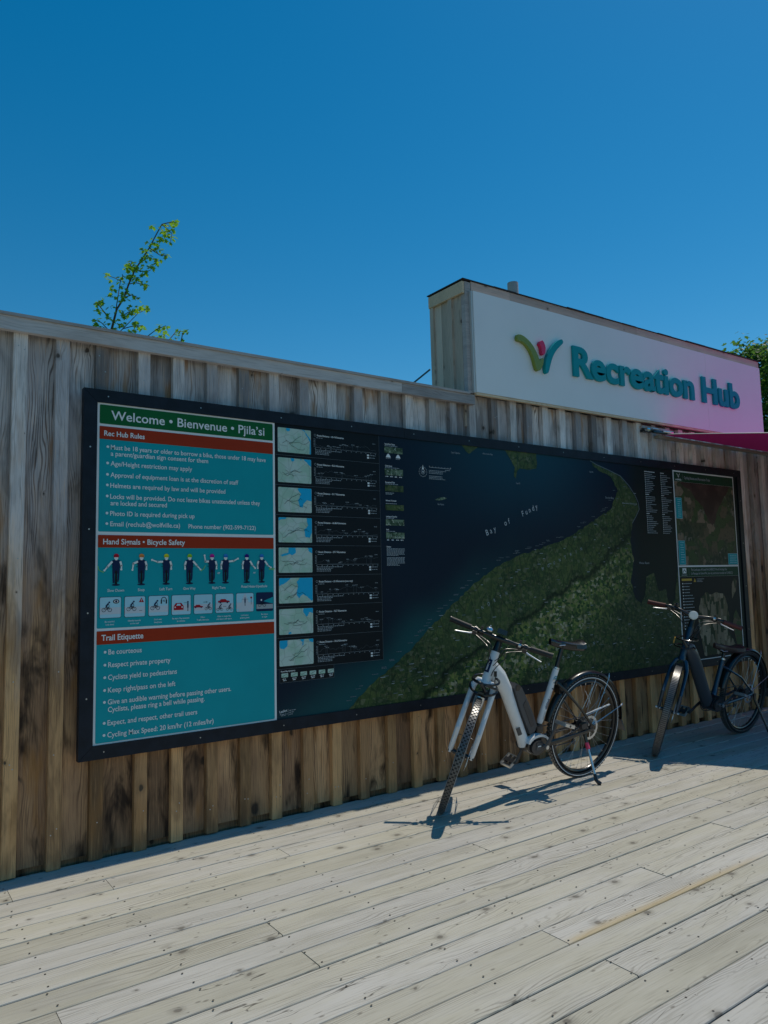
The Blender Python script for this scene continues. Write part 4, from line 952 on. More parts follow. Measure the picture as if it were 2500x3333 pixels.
clus = [(345, 893, 10, 5), (357, 910, 12, 5), (366, 935, 12, 7), (362, 960, 14, 6), (395, 905, 14, 9), (400, 925, 16, 8), (412, 945, 18, 8), (405, 968, 24, 9), (425, 963, 22, 6), (448, 970, 14, 4), (390, 975, 14, 6),
        (322, 985, 12, 10), (330, 978, 10, 5), (312, 1003, 12, 5), (325, 1012, 10, 4), (316, 1040, 14, 8), (312, 1055, 12, 5), (352, 1023, 10, 4), (360, 1000, 9, 4), (355, 1045, 14, 8), (385, 1012, 10, 4), (335, 1060, 10, 4),
        (410, 1020, 20, 16), (430, 1015, 16, 10), (420, 1000, 12, 6), (447, 1000, 10, 7), (475, 1005, 18, 14), (465, 997, 14, 6), (390, 1048, 18, 10), (395, 1060, 12, 6), (440, 1052, 16, 11), (460, 1065, 14, 8), (372, 1072, 12, 7), (412, 1080, 18, 10), (440, 1073, 12, 4),
        (425, 900, 14, 8), (445, 905, 16, 10), (430, 862, 20, 14), (445, 870, 14, 8), (425, 870, 14, 6), (410, 875, 6, 3), (462, 890, 16, 8), (480, 870, 16, 8), (492, 868, 12, 8), (470, 845, 14, 8), (475, 820, 18, 16), (485, 835, 12, 6),
        (500, 800, 18, 10), (515, 808, 18, 10), (510, 780, 16, 9), (505, 848, 14, 5), (515, 845, 10, 5), (533, 830, 8, 6), (545, 833, 5, 3), (525, 775, 16, 9), (540, 760, 18, 10), (530, 740, 16, 9), (555, 725, 16, 8), (560, 745, 16, 10), (575, 722, 10, 6), (560, 773, 10, 6), (552, 790, 8, 4),
        (470, 920, 14, 6), (480, 930, 8, 4), (450, 915, 14, 7), (500, 735, 6, 3), (480, 787, 6, 3), (520, 1065, 14, 9), (540, 1062, 8, 6), (505, 1100, 14, 7), (525, 1103, 16, 12), (535, 1085, 12, 7), (470, 1096, 12, 5), (548, 1108, 12, 4), (575, 1092, 14, 7), (590, 1075, 12, 6), (605, 1078, 9, 8), (590, 1098, 8, 3)]
for px, py, r, n in clus:
    for k in range(int(n * .95) + 1):
        a = rnd.uniform(0, 6.283); q = r * math.sqrt(rnd.random()) * .85
        leaf(cr, back(px + q * math.cos(a), py + q * math.sin(a) * .8, Yt + rnd.uniform(-.12, .12)), rnd.uniform(.030, .052), .8)
for k in range(260):   # lower foliage, hidden behind the wall
    leaf(cr, Vector((rnd.uniform(1.3, 2.3), Yt + rnd.uniform(-.4, .4), rnd.uniform(2.0, 3.1))), rnd.uniform(.04, .06))
off(cr.build('crown', M['leaf'], st), st)

def big_tree(name, label, base, h, blobs, nleaf, size, mat):
    r = tree_thing(name, label, base); bx, by, bz = base
    t = MB(); t.tube([(bx, by, bz), (bx + .1, by, bz + h * .3), (bx - .05, by, bz + h * .6), (bx, by, bz + h * .93)], [.22, .17, .11, .02], 10)
    for bl_ in blobs:
        c = Vector(bl_[:3]); t.tube([(bx, by, max(bz + 1, c.z - bl_[3] * 1.2)), (bx + c.x) / 2 and ((bx + c.x) / 2, (by + c.y) / 2, c.z - bl_[3] * .4), c], [.07, .05, .02], 6)
    off(t.build('trunk', M['bark'], r, True), r)
    c = MB(); vol = sum(b_[3] ** 2 for b_ in blobs)
    for bl_ in blobs:
        n = int(nleaf * bl_[3] ** 2 / vol); cc = Vector(bl_[:3])
        twigs = []
        for k in range(max(8, n // 26)):
            v = Vector((rnd.gauss(0, 1), rnd.gauss(0, 1), rnd.gauss(0, 1))).normalized() * bl_[3] * (rnd.random() ** .4); v.z *= bl_[4]
            twigs.append(cc + v)
        for k in range(n):
            p = rnd.choice(twigs) + Vector((rnd.gauss(0, .13), rnd.gauss(0, .13), rnd.gauss(0, .09)))
            leaf(c, p, size * rnd.uniform(.7, 1.3), .6)
    off(c.build('crown', mat, r), r)
blobs = [(15.95, 7.6, 5.55, .55, 1.5), (16.65, 8.0, 4.85, .9, 1.1), (16.05, 8.2, 4.15, .8, 1.0), (17.25, 7.6, 5.65, .8, 1.2), (16.75, 8.6, 6.05, .6, 1.2), (17.85, 8.2, 4.55, 1.1, 1.2), (16.55, 7.8, 3.05, 1.0, .9), (17.65, 8.4, 3.05, 1.1, .9), (16.95, 8.2, 1.85, 1.0, .8), (16.25, 8.0, 3.55, .6, .8), (17.35, 8.4, 6.25, .5, 1.4)]
big_tree('leafy_tree', 'tall dense green tree beyond the right end of the white sign', (17.0, 8.2, -.42), 6.6, blobs, 26000, .11, M['leafdark'])

# ------------------------------------------------------------------ bicycles
def mirrorless(*a): return a
RW = .345
M['bikewhite'] = plain('white_paint', (.74, .75, .76), .30, coat=.5, var=.05, vscale=10)
M['bikeblack'] = plain('satin_black', (.008, .0085, .010), .30, coat=.35)
M['rubber'] = plain('tyre_rubber', (.011, .011, .012), .6, var=.3, vscale=30)
M['tread'] = plain('dusty_tread', (.070, .068, .064), .36, spec=.9, var=.35, vscale=40)
M['treadline'] = plain('pale_dusty_tread', (.10, .098, .095), .34, spec=1.0, var=.3, vscale=40)
M['reflect'] = plain('reflective_stripe', (.62, .63, .64), .35)
M['silver'] = plain('silver_metal', (.62, .63, .64), .30, metal=.9)
M['spoke'] = plain('steel_spoke', (.42, .42, .42), .35, metal=.8)
M['darkmetal'] = plain('dark_metal', (.07, .07, .075), .4, metal=.6)
M['battery'] = plain('grey_plastic', (.07, .07, .075), .5)
M['bluepaint'] = plain('metallic_blue_paint', (.020, .055, .095), .32, metal=.5, coat=.35)
M['greyblue'] = plain('grey_blue_paint', (.045, .055, .07), .42, metal=.3, coat=.2)
M['redgrip'] = plain('red_brown_grip', (.11, .026, .022), .65); M['brownsaddle'] = plain('brown_saddle', (.035, .016, .015), .5)
M['glove'] = plain('black_saddle', (.006, .006, .007), .24, coat=.3)
M['pinktape'] = plain('pink_sticker', (.75, .06, .14), .5); M['tealsticker'] = plain('teal_sticker', (.01, .25, .36), .4)
M['lens'] = plain('lamp_lens', (.7, .72, .74), .15, coat=1)
M['amber'] = plain('amber_reflector', (.5, .28, .03), .3)

def arc(cx, cz, r, a0, a1, n, y=0.0): return [(cx + r * math.cos(R(a0 + (a1 - a0) * i / n)), y, cz + r * math.sin(R(a0 + (a1 - a0) * i / n))) for i in range(n + 1)]
def bez(p0, p1, p2, p3, n=10):
    p0, p1, p2, p3 = map(Vector, (p0, p1, p2, p3)); o = []
    for i in range(n + 1):
        t = i / n; o.append(p0 * (1 - t) ** 3 + p1 * 3 * t * (1 - t) ** 2 + p2 * 3 * t * t * (1 - t) + p3 * t ** 3)
    return o

def make_bike(name, label, spec):
    hub, m3, W, Ax, steer = spec['hub'], spec['M'], spec['W'], Vector(spec['A']), spec['dl']
    root = empty(name); Mt = Matrix([list(r) for r in m3])
    root.matrix_world = Matrix.Translation(Vector(hub) - Mt @ Vector((0, 0, RW))) @ Mt.to_4x4()
    tag(root, label, 'bicycle', 'electric bicycles parked along the wall')
    ax = Vector((-.37460659, 0, .92718385)); S_ = Matrix.Rotation(steer, 3, ax)
    stv = lambda v: Ax + S_ @ (Vector(v) - Ax)
    A = lambda t, x=0, y=0: Ax + ax * t + Vector((x, y, 0))        # a point on the steering axis
    white = spec['paint']; fat = spec['fat']; b2 = spec['style'] == 2
    def B(steered=False):
        b = MB(); b.xf = stv if steered else None; return b
    def wheel(wname, cx, steered, disc_y):
        wr = B(steered); cz = RW; tr = fat
        wr.tube(arc(cx, cz, .302, 0, 360, 56)[:-1], .011, 8, closed=True, ry=.013, mat=M['bikeblack'])
        hubo = wr.build('rim', None, None, True); wh = hubo
        wh.name = wname; wh.data.name = wname; wh.parent = root; wh['label'] = 'wheel with black rim'
        t = B(steered); n = 64; prof = [(RW - .004 if False else RW, 0), (RW - .004, tr * .55), (RW - tr * .8, tr), (.315, tr * .75), (.311, 0), (.315, -tr * .75), (RW - tr * .8, -tr), (RW - .004, -tr * .55)]
        vs = []; k = len(prof)
        for i in range(n):
            a = 2 * math.pi * i / n
            for r, y in prof: vs.append((cx + r * math.cos(a), y, cz + r * math.sin(a)))
        fs = [(i * k + j, ((i + 1) % n) * k + j, ((i + 1) % n) * k + (j + 1) % k, i * k + (j + 1) % k) for i in range(n) for j in range(k)]
        t.add(vs, fs, M['rubber'])
        tyre = t.build('tyre', None, wh, True)
        kn = B(steered); nk = 84 if not b2 else 150
        for i in range(nk):
            rows = ((-.55, .26), (0, .30), (.55, .26)) if not b2 else ((0, .86),)
            for ri, (yy, hw) in enumerate(rows):
                a = 2 * math.pi * (i + (.5 if ri == 1 else 0)) / nk; e = Vector((math.cos(a), 0, math.sin(a))); tg = Vector((-math.sin(a), 0, math.cos(a)))
                rad = RW - .0015 - abs(yy) * .004
                kn.obox(Vector((cx, yy * tr, cz)) + e * rad, tg * (2 * math.pi * RW / nk * (.32 if not b2 else .30)), Vector((0, 1, 0)) * (hw * tr), e * .0025, M['tread'] if not b2 else M['treadline'])
        tag(kn.build('tread', None, wh), kind='stuff')
        if not b2:
            sr = B(steered)
            for s in (-1, 1): sr.tube(arc(cx, cz, .3285, 0, 360, 64, s * (tr * .98))[:-1], .0028, 4, closed=True, ry=.0012)
            sr.build('reflective_stripe', M['reflect'], wh, True)
        sp = B(steered)
        for i in range(32):
            a = 2 * math.pi * i / 32; s = 1 if i % 2 else -1; a2 = a + (.9 if (i // 2) % 2 else -.9)
            sp.tube([(cx + .022 * math.cos(a2), s * .028, cz + .022 * math.sin(a2)), (cx + .295 * math.cos(a), s * .003, cz + .295 * math.sin(a))], .0011, 4, mat=M['spoke'])
            sp.tube([(cx + .278 * math.cos(a), s * .004, cz + .278 * math.sin(a)), (cx + .293 * math.cos(a), s * .003, cz + .293 * math.sin(a))], .0024, 5, mat=M['silver'])
        sp.build('spokes', None, wh)
        hb = B(steered); hb.tube([(cx, -.05, cz), (cx, -.030, cz), (cx, -.028, cz), (cx, .028, cz), (cx, .03, cz), (cx, .05, cz)], [.012, .014, .026, .026, .014, .012], 14, up=(0, 0, 1)); hb.build('hub', M['bikeblack'], wh, True)
        d = B(steered); rr = .080; n = 40; y = disc_y; vs = []
        for i in range(n):
            a = 2 * math.pi * i / n; ro = rr + (.002 if i % 2 else -.001)
            for r in (.064, ro):
                for yy in (y - .001, y + .001): vs.append((cx + r * math.cos(a), yy, cz + r * math.sin(a)))
        fs = []
        for i in range(n):
            j = (i + 1) % n; fs += [(4 * i, 4 * j, 4 * j + 2, 4 * i + 2), (4 * i + 1, 4 * i + 3, 4 * j + 3, 4 * j + 1), (4 * i + 2, 4 * j + 2, 4 * j + 3, 4 * i + 3), (4 * i, 4 * i + 1, 4 * j + 1, 4 * j)]
        d.add(vs, fs)
        for i in range(6):
            a = 2 * math.pi * i / 6; d.tube([(cx + .015 * math.cos(a), y, cz + .015 * math.sin(a)), (cx + .067 * math.cos(a + .45), y, cz + .067 * math.sin(a + .45))], .0035, 4)
        d.build('brake_disc', M['silver'], wh)
        return wh
    rw = wheel('rear_wheel', 0, False, .048); fw = wheel('front_wheel', W, True, .048)
    # --- frame
    fr = B()
    if not b2:
        fr.tube([A(.415), A(.45), A(.56), A(.635)], [.030, .029, .027, .026], 16, mat=white)
        fr.tube([(.868, 0, .850), (.850, 0, .80), (.80, 0, .755), (.742, 0, .672), (.673, 0, .532), (.602, 0, .395), (.560, 0, .305)], [.030, .055, .052, .044, .038, .037, .040], 18, mat=white, ry=[.018, .026, .032, .034, .033, .034, .036])
        fr.tube([(.302, 0, .758), (.307, 0, .745), (.365, 0, .592), (.425, 0, .435), (.432, 0, .41)], [.0205, .0205, .0205, .021, .014], 14, mat=white)
        fr.tube([(.302, 0, .760), (.2985, 0, .770)], .0225, 14, mat=M['silver'])
        fr.tube([(.43, 0, .42), (.445, 0, .36), (.455, 0, .30)], [.019, .022, .03], 12, mat=M['bikeblack'])
        for s in (-1, 1):
            fr.tube([(.332, 0, .682), (.307, s * .030, .672), (.259, s * .055, .622), (.12, s * .066, .495), (-.004, s * .068, .362)], [.012, .012, .011, .0095, .009], 8, mat=M['bikeblack'], ry=.009)
            fr.tube([(.43, s * .035, .295), (.36, s * .052, .300), (.2, s * .062, .315), (.066, s * .068, .332), (-.006, s * .068, .345)], [.020, .019, .015, .013, .012], 8, mat=M['bikeblack'], ry=.009)
            fr.obox((.0, s * .068, .348), (.018, 0, 0), (0, .004, 0), (0, 0, .022), mat=M['bikeblack'])
        fr.tube([(.32, -.03, .675), (.32, .03, .675)], .012, 8, mat=M['bikeblack'], up=(0, 0, 1))
    else:
        fr.tube([A(.40), A(.45), A(.60), A(.665)], [.027, .026, .025, .025], 16, mat=white)
        fr.tube([(.885, 0, .80), (.845, 0, .775), (.80, 0, .72), (.744, 0, .640), (.663, 0, .505), (.60, 0, .40), (.55, 0, .325)], [.035, .058, .062, .060, .058, .057, .052], 18, mat=M['greyblue'], ry=[.022, .035, .042, .043, .042, .042, .042])
        fr.tube([(.359, 0, .645), (.363, 0, .629), (.43, 0, .461), (.46, 0, .37), (.49, 0, .33)], [.019, .019, .019, .024, .035], 14, mat=white)
        fr.tube([(.353, 0, .650), (.350, 0, .662)], .021, 14, mat=M['silver'])
        for s in (-1, 1):
            fr.tube([(.375, 0, .608), (.345, s * .03, .588), (.16, s * .06, .50), (-.003, s * .068, .365)], [.009, .009, .008, .008], 8, mat=white)
            fr.tube([(.44, s * .035, .305), (.36, s * .052, .308), (.16, s * .064, .325), (-.006, s * .068, .345)], [.014, .013, .011, .010], 8, mat=white)
            fr.obox((.0, s * .068, .350), (.016, 0, 0), (0, .004, 0), (0, 0, .022), mat=white)
        fr.tube([(.46, 0, .415), (.445, .0, .40), (.475, 0, .375)], [.012, .016, .02], 8, mat=white)
    frame = fr.build('frame', None, root, True)
    # badge / decals
    hw = .0275
    if not b2:
        c = A(.535); nrm = Vector((.90, .30, .32)).normalized()
        d = MB(); fwd = Vector((.927, 0, .375)); side = Vector((0, 1, 0))
        vs = []
        for t_ in (.500, .580):
            for q in (-35, -15, 5, 25, 45): vs.append(A(t_) + fwd * (.0285 * math.cos(R(q))) + side * (.0285 * math.sin(R(q))))
        d.add(vs, [(i, i + 1, i + 6, i + 5) for i in range(4)], M['navy'])
        for t0, q0, t1, q1 in ((.512, 0, .568, 6), (.512, 12, .568, 18)):
            d.tube([A(t0) + fwd * .0292 * math.cos(R(q0)) + side * .0292 * math.sin(R(q0)), A(t1) + fwd * .0292 * math.cos(R(q1)) + side * .0292 * math.sin(R(q1))], .0016, 4, mat=M['white'])
        d.build('head_badge', None, frame)
        d = MB()   # gear sticker, lettering down the seat tube (left side)
        def on_tube(t, dy, lift=.0218):     # t 0..1 down the tube
            p = Vector((.307, 0, .745)).lerp(Vector((.425, 0, .435)), t); dn = Vector((.356, 0, -.934)); n = Vector((.0, 1, .0)); s = n.cross(dn)
            q = dy / .0215; return p + n * (lift * math.cos(q)) + s * (lift * math.sin(q))
        def patch(t0, t1, d0, d1, mat):
            vs = [on_tube(t, dd) for t in (t0, t1) for dd in (d0, (d0 + d1) / 2, d1)]; d.add(vs, [(0, 1, 4, 3), (1, 2, 5, 4)], mat)
        for k in range(12):
            a = R(30 * k); a2 = R(30 * k + 30)
            vs = [on_tube(.13 + .052 * math.sin(x) * r, .0155 * math.cos(x) * r) for x, r in ((a, .62), (a2, .62), (a2, 1 if k % 2 else .85), (a, 1 if k % 2 else .85))]; d.add(vs, [(0, 1, 2, 3)], M['tealsticker'])
        patch(.115, .145, -.004, .004, M['tealsticker']); patch(.215, .235, -.008, .008, M['dim'])
        patch(.33, .352, -.005, .005, M['navy'])
        for k in range(7): patch(.40 + .02 * k, .41 + .02 * k, -.004, .003, M['dim'])
        for k in range(16): patch(.55 + .013 * k, .558 + .013 * k, -.010 + rnd.uniform(-.003, .004), .003 + rnd.uniform(0, .008), M['navy'])
        for k in range(11): patch(.80 + .014 * k, .807 + .014 * k, -.006, .004 + rnd.uniform(-.003, .003), M['dim'])
        d.build('decal', None, frame)
        d = MB(); dn = Vector((-.46, 0, -.888)); sd_ = Vector((.888, 0, -.46)); c = Vector((.622, 0, .412))
        vs = [c + dn * u + sd_ * (.037 * math.cos(R(v))) * 1.01 + Vector((0, .0345 * math.sin(R(v)), 0)) for u in (-.028, .028) for v in (40, 62, 84)]
        d.add(vs, [(0, 1, 4, 3), (1, 2, 5, 4)], M['battery']); d.build('decal', None, frame)
    # --- battery, motor
    if not b2:
        p = B(); p.prism([(.705, .688), (.682, .712), (.640, .684), (.590, .608), (.530, .510), (.488, .425), (.505, .385), (.545, .375), (.575, .430), (.625, .515), (.665, .60)], -.036, .036, M['battery'])
        p.build('battery', None, root)
        p = B(); p.prism([(.690, .700), (.665, .705), (.648, .688), (.665, .665), (.690, .668)], -.039, .039, M['bikeblack']); p.prism([(.60, .60), (.535, .49), (.515, .43), (.54, .42), (.57, .48), (.62, .57)], -.0385, .0385, M['darkmetal']); p.build('battery_latch', None, root)
    mo = B(); mc = (.485, .300) if not b2 else (.475, .315); mm = M['bikeblack']
    ol = [(mc[0] + (.078 + .016 * math.cos(2 * R(a))) * math.cos(R(a)), mc[1] + .064 * math.sin(R(a))) for a in range(0, 360, 15)]
    mo.prism(ol, -.052, .052, mm)
    mo.prism([(mc[0] + .054 * math.cos(R(a)) + .012, mc[1] + .044 * math.sin(R(a)) - .006) for a in range(0, 360, 20)], .0525, .064, M['darkmetal'])
    motor = mo.build('motor', None, root)
    if not b2:
        p = B(); out_ = [(mc[0] + .099 * math.cos(R(a)), mc[1] + .072 * math.sin(R(a))) for a in range(20, 166, 12)]; inn = [(mc[0] + .086 * math.cos(R(a)), mc[1] + .056 * math.sin(R(a))) for a in range(165, 19, -12)]
        p.prism(out_ + inn, .02, .062, white); p.build('motor_cover', None, motor)
        p = B(); p.prism([(mc[0] - .028, mc[1] - .025), (mc[0] + .028, mc[1] - .025), (mc[0] + .026, mc[1] + .022), (mc[0] - .026, mc[1] + .022)], .0645, .067, M['battery']); p.prism([(mc[0] - .012, mc[1] - .004), (mc[0] + .016, mc[1] - .004), (mc[0] + .016, mc[1] + .003), (mc[0] - .012, mc[1] + .003)], .0675, .068, M['white']); p.build('motor_badge', None, motor)
        p = B(); p.obox((.455, 0, .395), (.030, 0, 0), (0, .03, 0), (.004, 0, .022), M['bikeblack']); p.obox((.455, .031, .402), (.024, 0, 0), (0, .001, 0), (0, 0, .010), M['darkmetal']); p.build('junction_box', None, root)
    # --- cranks and pedals
    bbx, bbz = (.445, .295) if not b2 else (.475, .310)
    ca = math.atan2(.455 - .295, .375 - .445) if not b2 else R(150)
    for s, a in ((1, ca), (-1, ca + math.pi)):
        p = B(); e = (bbx + .172 * math.cos(a), s * .105, bbz + .172 * math.sin(a))
        p.tube([(bbx - .012 * math.cos(a), s * .085, bbz - .012 * math.sin(a)), (bbx + .02 * math.cos(a), s * .088, bbz + .02 * math.sin(a)), (bbx + .08 * math.cos(a), s * .098, bbz + .08 * math.sin(a)), e], [.019, .017, .012, .014], 8, ry=.008, mat=M['darkmetal'])
        p.tube([(bbx, s * .06, bbz), (bbx, s * .098, bbz)], .013, 12, mat=M['silver'] if s > 0 else M['bikeblack'], up=(0, 0, 1)); crk = p.build('crank', None, root, True)
        p = B(); cx, cz = e[0], e[2]; yc = s * .165
        p.tube([(cx, s * .105, cz), (cx, s * .212, cz)], .008, 8, mat=M['darkmetal'], up=(0, 0, 1))
        tl_ = R(18 if s > 0 else -35)
        ux = Vector((math.cos(tl_), 0, math.sin(tl_))); uz = Vector((-math.sin(tl_), 0, math.cos(tl_))); c = Vector((cx, yc, cz))
        for k in (-1, 1):
            p.obox(c + ux * .043 * k, ux * .003, (0, .044, 0), uz * .010, M['silver'])
            for j in range(7): p.obox(c + ux * .043 * k + Vector((0, (-36 + 12 * j) / 1000, 0)) + uz * .011, ux * .002, (0, .003, 0), uz * .003, M['silver'])
            p.obox(c + Vector((0, .043 * k, 0)), ux * .043, (0, .003, 0), uz * .010, M['silver'])
        p.obox(c, ux * .014, (0, .04, 0), uz * .011, M['darkmetal']); p.obox(c + Vector((0, .018, 0)), ux * .040, (0, .004, 0), uz * .008, M['darkmetal']); p.obox(c - Vector((0, .018, 0)), ux * .040, (0, .004, 0), uz * .008, M['darkmetal'])
        p.build('pedal', None, crk)
    # chainring, chain, sprockets, derailleur (right side)
    p = B(); 
    for r in (.075, .062): p.tube(arc(bbx, bbz, r, 0, 360, 30, -.058)[:-1], .004, 6, closed=True, ry=.002, mat=M['darkmetal'])
    for i in range(5): a = R(72 * i); p.tube([(bbx, -.058, bbz), (bbx + .066 * math.cos(a), -.058, bbz + .066 * math.sin(a))], .006, 5, mat=M['darkmetal'])
    p.build('chainring', None, root)
    p = B(); p.tube([(bbx, -.05, bbz + .077), (0, -.046, .345 + .044)], .004, 5, mat=M['darkmetal']); p.tube([(bbx, -.05, bbz - .077), (.04, -.046, .345 - .115)], .004, 5, mat=M['darkmetal']); p.build('chain', None, root)
    p = B()
    for k in range(7):
        r = .020 + k * .0055; p.tube([(0, -.050 + k * .0042, RW), (0, -.048 + k * .0042, RW)], r, 22, mat=M['silver'] if k % 2 else M['darkmetal'], up=(0, 0, 1))
    p.build('sprockets', None, rw)
    p = B(); p.obox((.018, -.062, .300), (.012, 0, -.02), (0, .01, 0), (.01, 0, .008), M['darkmetal']); p.tube([(.03, -.058, .285), (.05, -.05, .215)], .008, 6, mat=M['bikeblack'])
    for zz in (.285, .225): p.tube([(.038, -.055, zz), (.038, -.045, zz)], .018, 12, mat=M['bikeblack'], up=(0, 0, 1))
    p.build('derailleur', None, root)
    # --- fenders
    def fender(cx, r, a0, a1, hw_, steered, nm, par):
        f = B(steered); n = 34; vs = []
        for i in range(n + 1):
            a = R(a0 + (a1 - a0) * i / n)
            for q in (-90, -60, -30, 0, 30, 60, 90):
                rr = r + .020 * math.cos(R(q)) * .8 - .008; vs.append((cx + rr * math.cos(a), hw_ * math.sin(R(q)), RW + rr * math.sin(a)))
        for i in range(n + 1):
            a = R(a0 + (a1 - a0) * i / n)
            for q in (90, 60, 30, 0, -30, -60, -90):
                rr = r + .020 * math.cos(R(q)) * .8 - .0105; vs.append((cx + rr * math.cos(a), hw_ * .97 * math.sin(R(q)), RW + rr * math.sin(a)))
        o = 7 * (n + 1); fs = []
        for i in range(n):
            for j in range(6):
                fs.append((i * 7 + j, (i + 1) * 7 + j, (i + 1) * 7 + j + 1, i * 7 + j + 1)); fs.append((o + i * 7 + j, o + i * 7 + j + 1, o + (i + 1) * 7 + j + 1, o + (i + 1) * 7 + j))
        f.add(vs, fs, M['bikeblack']); return f.build(nm, None, par, True)
    fd = fender(0, .368, 12, 182, .027 if not b2 else .031, False, 'rear_mudguard', root)
    p = B(); p.add([(-.356, -.026, .345), (-.356, .026, .345), (-.400, .030, .262), (-.400, -.030, .262), (-.368, -.026, .345), (-.368, .026, .345), (-.404, .030, .262), (-.404, -.030, .262)], [(0, 1, 2, 3), (7, 6, 5, 4), (0, 4, 5, 1), (1, 5, 6, 2), (2, 6, 7, 3), (3, 7, 4, 0)], M['battery']); p.build('mud_flap', None, fd)
    for s in (-1, 1):
        if not b2 or s > 0:
            p = B(); p.tube([(-.010, s * .062, .375), (-.173, s * .045, .655), (-.196, s * .030, .690)], .0022, 5, mat=M['silver']); p.tube([(-.188, s * .034, .678), (-.178, s * .042, .660)], .006, 6, mat=M['silver'])
            p.tube([(-.012, s * .062, .365), (-.332, s * .034, .450), (-.362, s * .026, .462)], .0022, 5, mat=M['silver']); p.tube([(-.335, s * .034, .450), (-.352, s * .03, .458)], .006, 6, mat=M['silver']); p.build('mudguard_stay', None, fd)
    if not b2:
        p = B(); p.tube([(.071, .072, .453), (-.03, .072, .47), (-.125, .072, .484)], [.0025, .0045, .0045], 6, mat=M['reflect']); p.tube([(-.130, .072, .485), (-.161, .072, .489)], .0055, 6, mat=M['reflect']); p.build('reflector_stick', None, rw)
        p = B(); p.tube([(.062, .05, .60), (-.02, .03, .50)], .0018, 5, mat=M['reflect']); p.tube([(-.06, .03, .66), (.05, .055, .49)], .0020, 5, mat=M['reflect']); p.build('reflector_stick', None, rw)
        ff = fender(W, .368, 98, 205, .027, True, 'front_mudguard', root)
        for s in (-1, 1):
            p = B(True); p.tube([(W - .325, s * .028, .19), (W - .33, s * .050, .205), (W - .20, s * .065, .26), (W - .01, s * .066, .34)], .0022, 5, mat=M['darkmetal']); p.tube([(W - .345, s * .026, .30), (W - .34, s * .05, .30), (W - .01, s * .066, .345)], .0022, 5, mat=M['darkmetal']); p.build('mudguard_stay', None, ff)
    # --- fork
    fk = B(True); ct = .440 if not b2 else .425
    if not b2:
        fk.tube([A(ct - .015), A(ct + .010)], [.035, .030], 14, mat=white)
        for s in (-1, 1):
            fk.tube([A(ct + .005), A(ct - .0, 0, s * .045), A(ct - .03, .005, s * .062), A(ct - .12, .018, s * .065), (W + .01, s * .066, .50), (W - .004, s * .066, .365), (W - .004, s * .066, .335)], [.022, .024, .023, .020, .0175, .017, .014], 12, mat=white, ry=[.02, .02, .02, .017, .0155, .0155, .012])
        fk.tube([(W, -.078, RW), (W, -.05, RW)], .010, 10, mat=M['bikeblack'], up=(0, 0, 1)); fk.tube([(W, .05, RW), (W, .078, RW)], .010, 10, mat=M['bikeblack'], up=(0, 0, 1))
        fk.obox((W - .03, .066, .40), (.012, 0, 0), (0, .012, 0), (0, 0, .03), M['bikeblack'])
    else:
        fk.tube([A(ct - .02), A(ct + .010)], [.032, .027], 14, mat=white)
        for s in (-1, 1):
            fk.tube([A(ct), A(ct - .03, .0, s * .035), A(ct - .09, .006, s * .058), A(ct - .16, .016, s * .062), (W + .004, s * .064, .48), (W, s * .064, .36), (W, s * .064, .34)], [.016, .017, .016, .0145, .013, .012, .011], 12, mat=white)
        fk.tube([(W, -.085, RW), (W, -.05, RW)], .009, 10, mat=M['silver'], up=(0, 0, 1)); fk.tube([(W, .05, RW), (W, .085, RW)], .009, 10, mat=M['silver'], up=(0, 0, 1))
        fk.obox((W - .03, .068, .40), (.012, 0, 0), (0, .012, 0), (0, 0, .03), M['bikeblack'])
    fork = fk.build('fork', None, root, True)
    p = B(True)
    if not b2:
        c = A(.330, .055); p.tube([c + ax * .04, c - ax * .005, c - ax * .035], [.030, .031, .028], 16, mat=M['silver']); p.tube([c - ax * .036, c - ax * .055], [.027, .022], 16, mat=M['bikeblack']); p.tube([c, c - Vector((.05, 0, 0))], .008, 6, mat=M['bikeblack'])
    else:
        c = A(.775, .035); dd = Vector((.92, .0, .15)).normalized(); p.tube([c - dd * .03, c, c + dd * .03], [.020, .030, .034], 18, mat=M['silver'], up=(0, 0, 1)); p.tube([c + dd * .0305, c + dd * .036], [.031, .028], 18, mat=M['lens'], up=(0, 0, 1))
    p.build('headlight', None, root, True)
    # cable lock coiled round the head of the fork
    lk = B(True); cc = A(.435) if not b2 else A(.545)
    for k, (dz, rx, ry_, tilt) in enumerate(((.03, .085, .078, .0), (-.02, .088, .082, -.25), (.005, .082, .08, .12)) if not b2 else ((.035, .085, .075, .0), (-.03, .082, .075, -.05))):
        pts = []
        for i in range(28):
            a = 2 * math.pi * i / 28; pts.append(cc + Vector((.02 + rx * math.cos(a), ry_ * math.sin(a), dz + tilt * .1 * math.cos(a) + .012 * math.sin(a + k))))
        lk.tube(pts, .0075 if not b2 else .006, 8, closed=True, mat=M['bikeblack'], up=(0, 0, 1))
    lk.tube([cc + Vector((.105, -.02, .03)), cc + Vector((.105, .02, -.01))], .013, 8, mat=M['bikeblack'])
    lk.build('lock_coil', None, root, True)
    if b2:
        p = B(True); p.obox(cc + Vector((.03, -.085, .0)), (.012, 0, 0), (0, .004, 0), (0, 0, .022), M['amber']); p.build('reflector', None, root)
    # --- stem, handlebar
    hz = spec['hbz']; hwid = spec['hbw'] / 2
    top = .635 if not b2 else .665
    p = B(True); p.tube([A(top), A(top + .03), A(hz - .02), A(hz + .006)], [.025, .021, .019, .018], 12, mat=M['bikeblack']); p.tube([A(hz - .01), A(hz - .0, .035)], .017, 10, mat=M['bikeblack'])
    stem = p.build('stem', None, root, True)
    hbx = .035
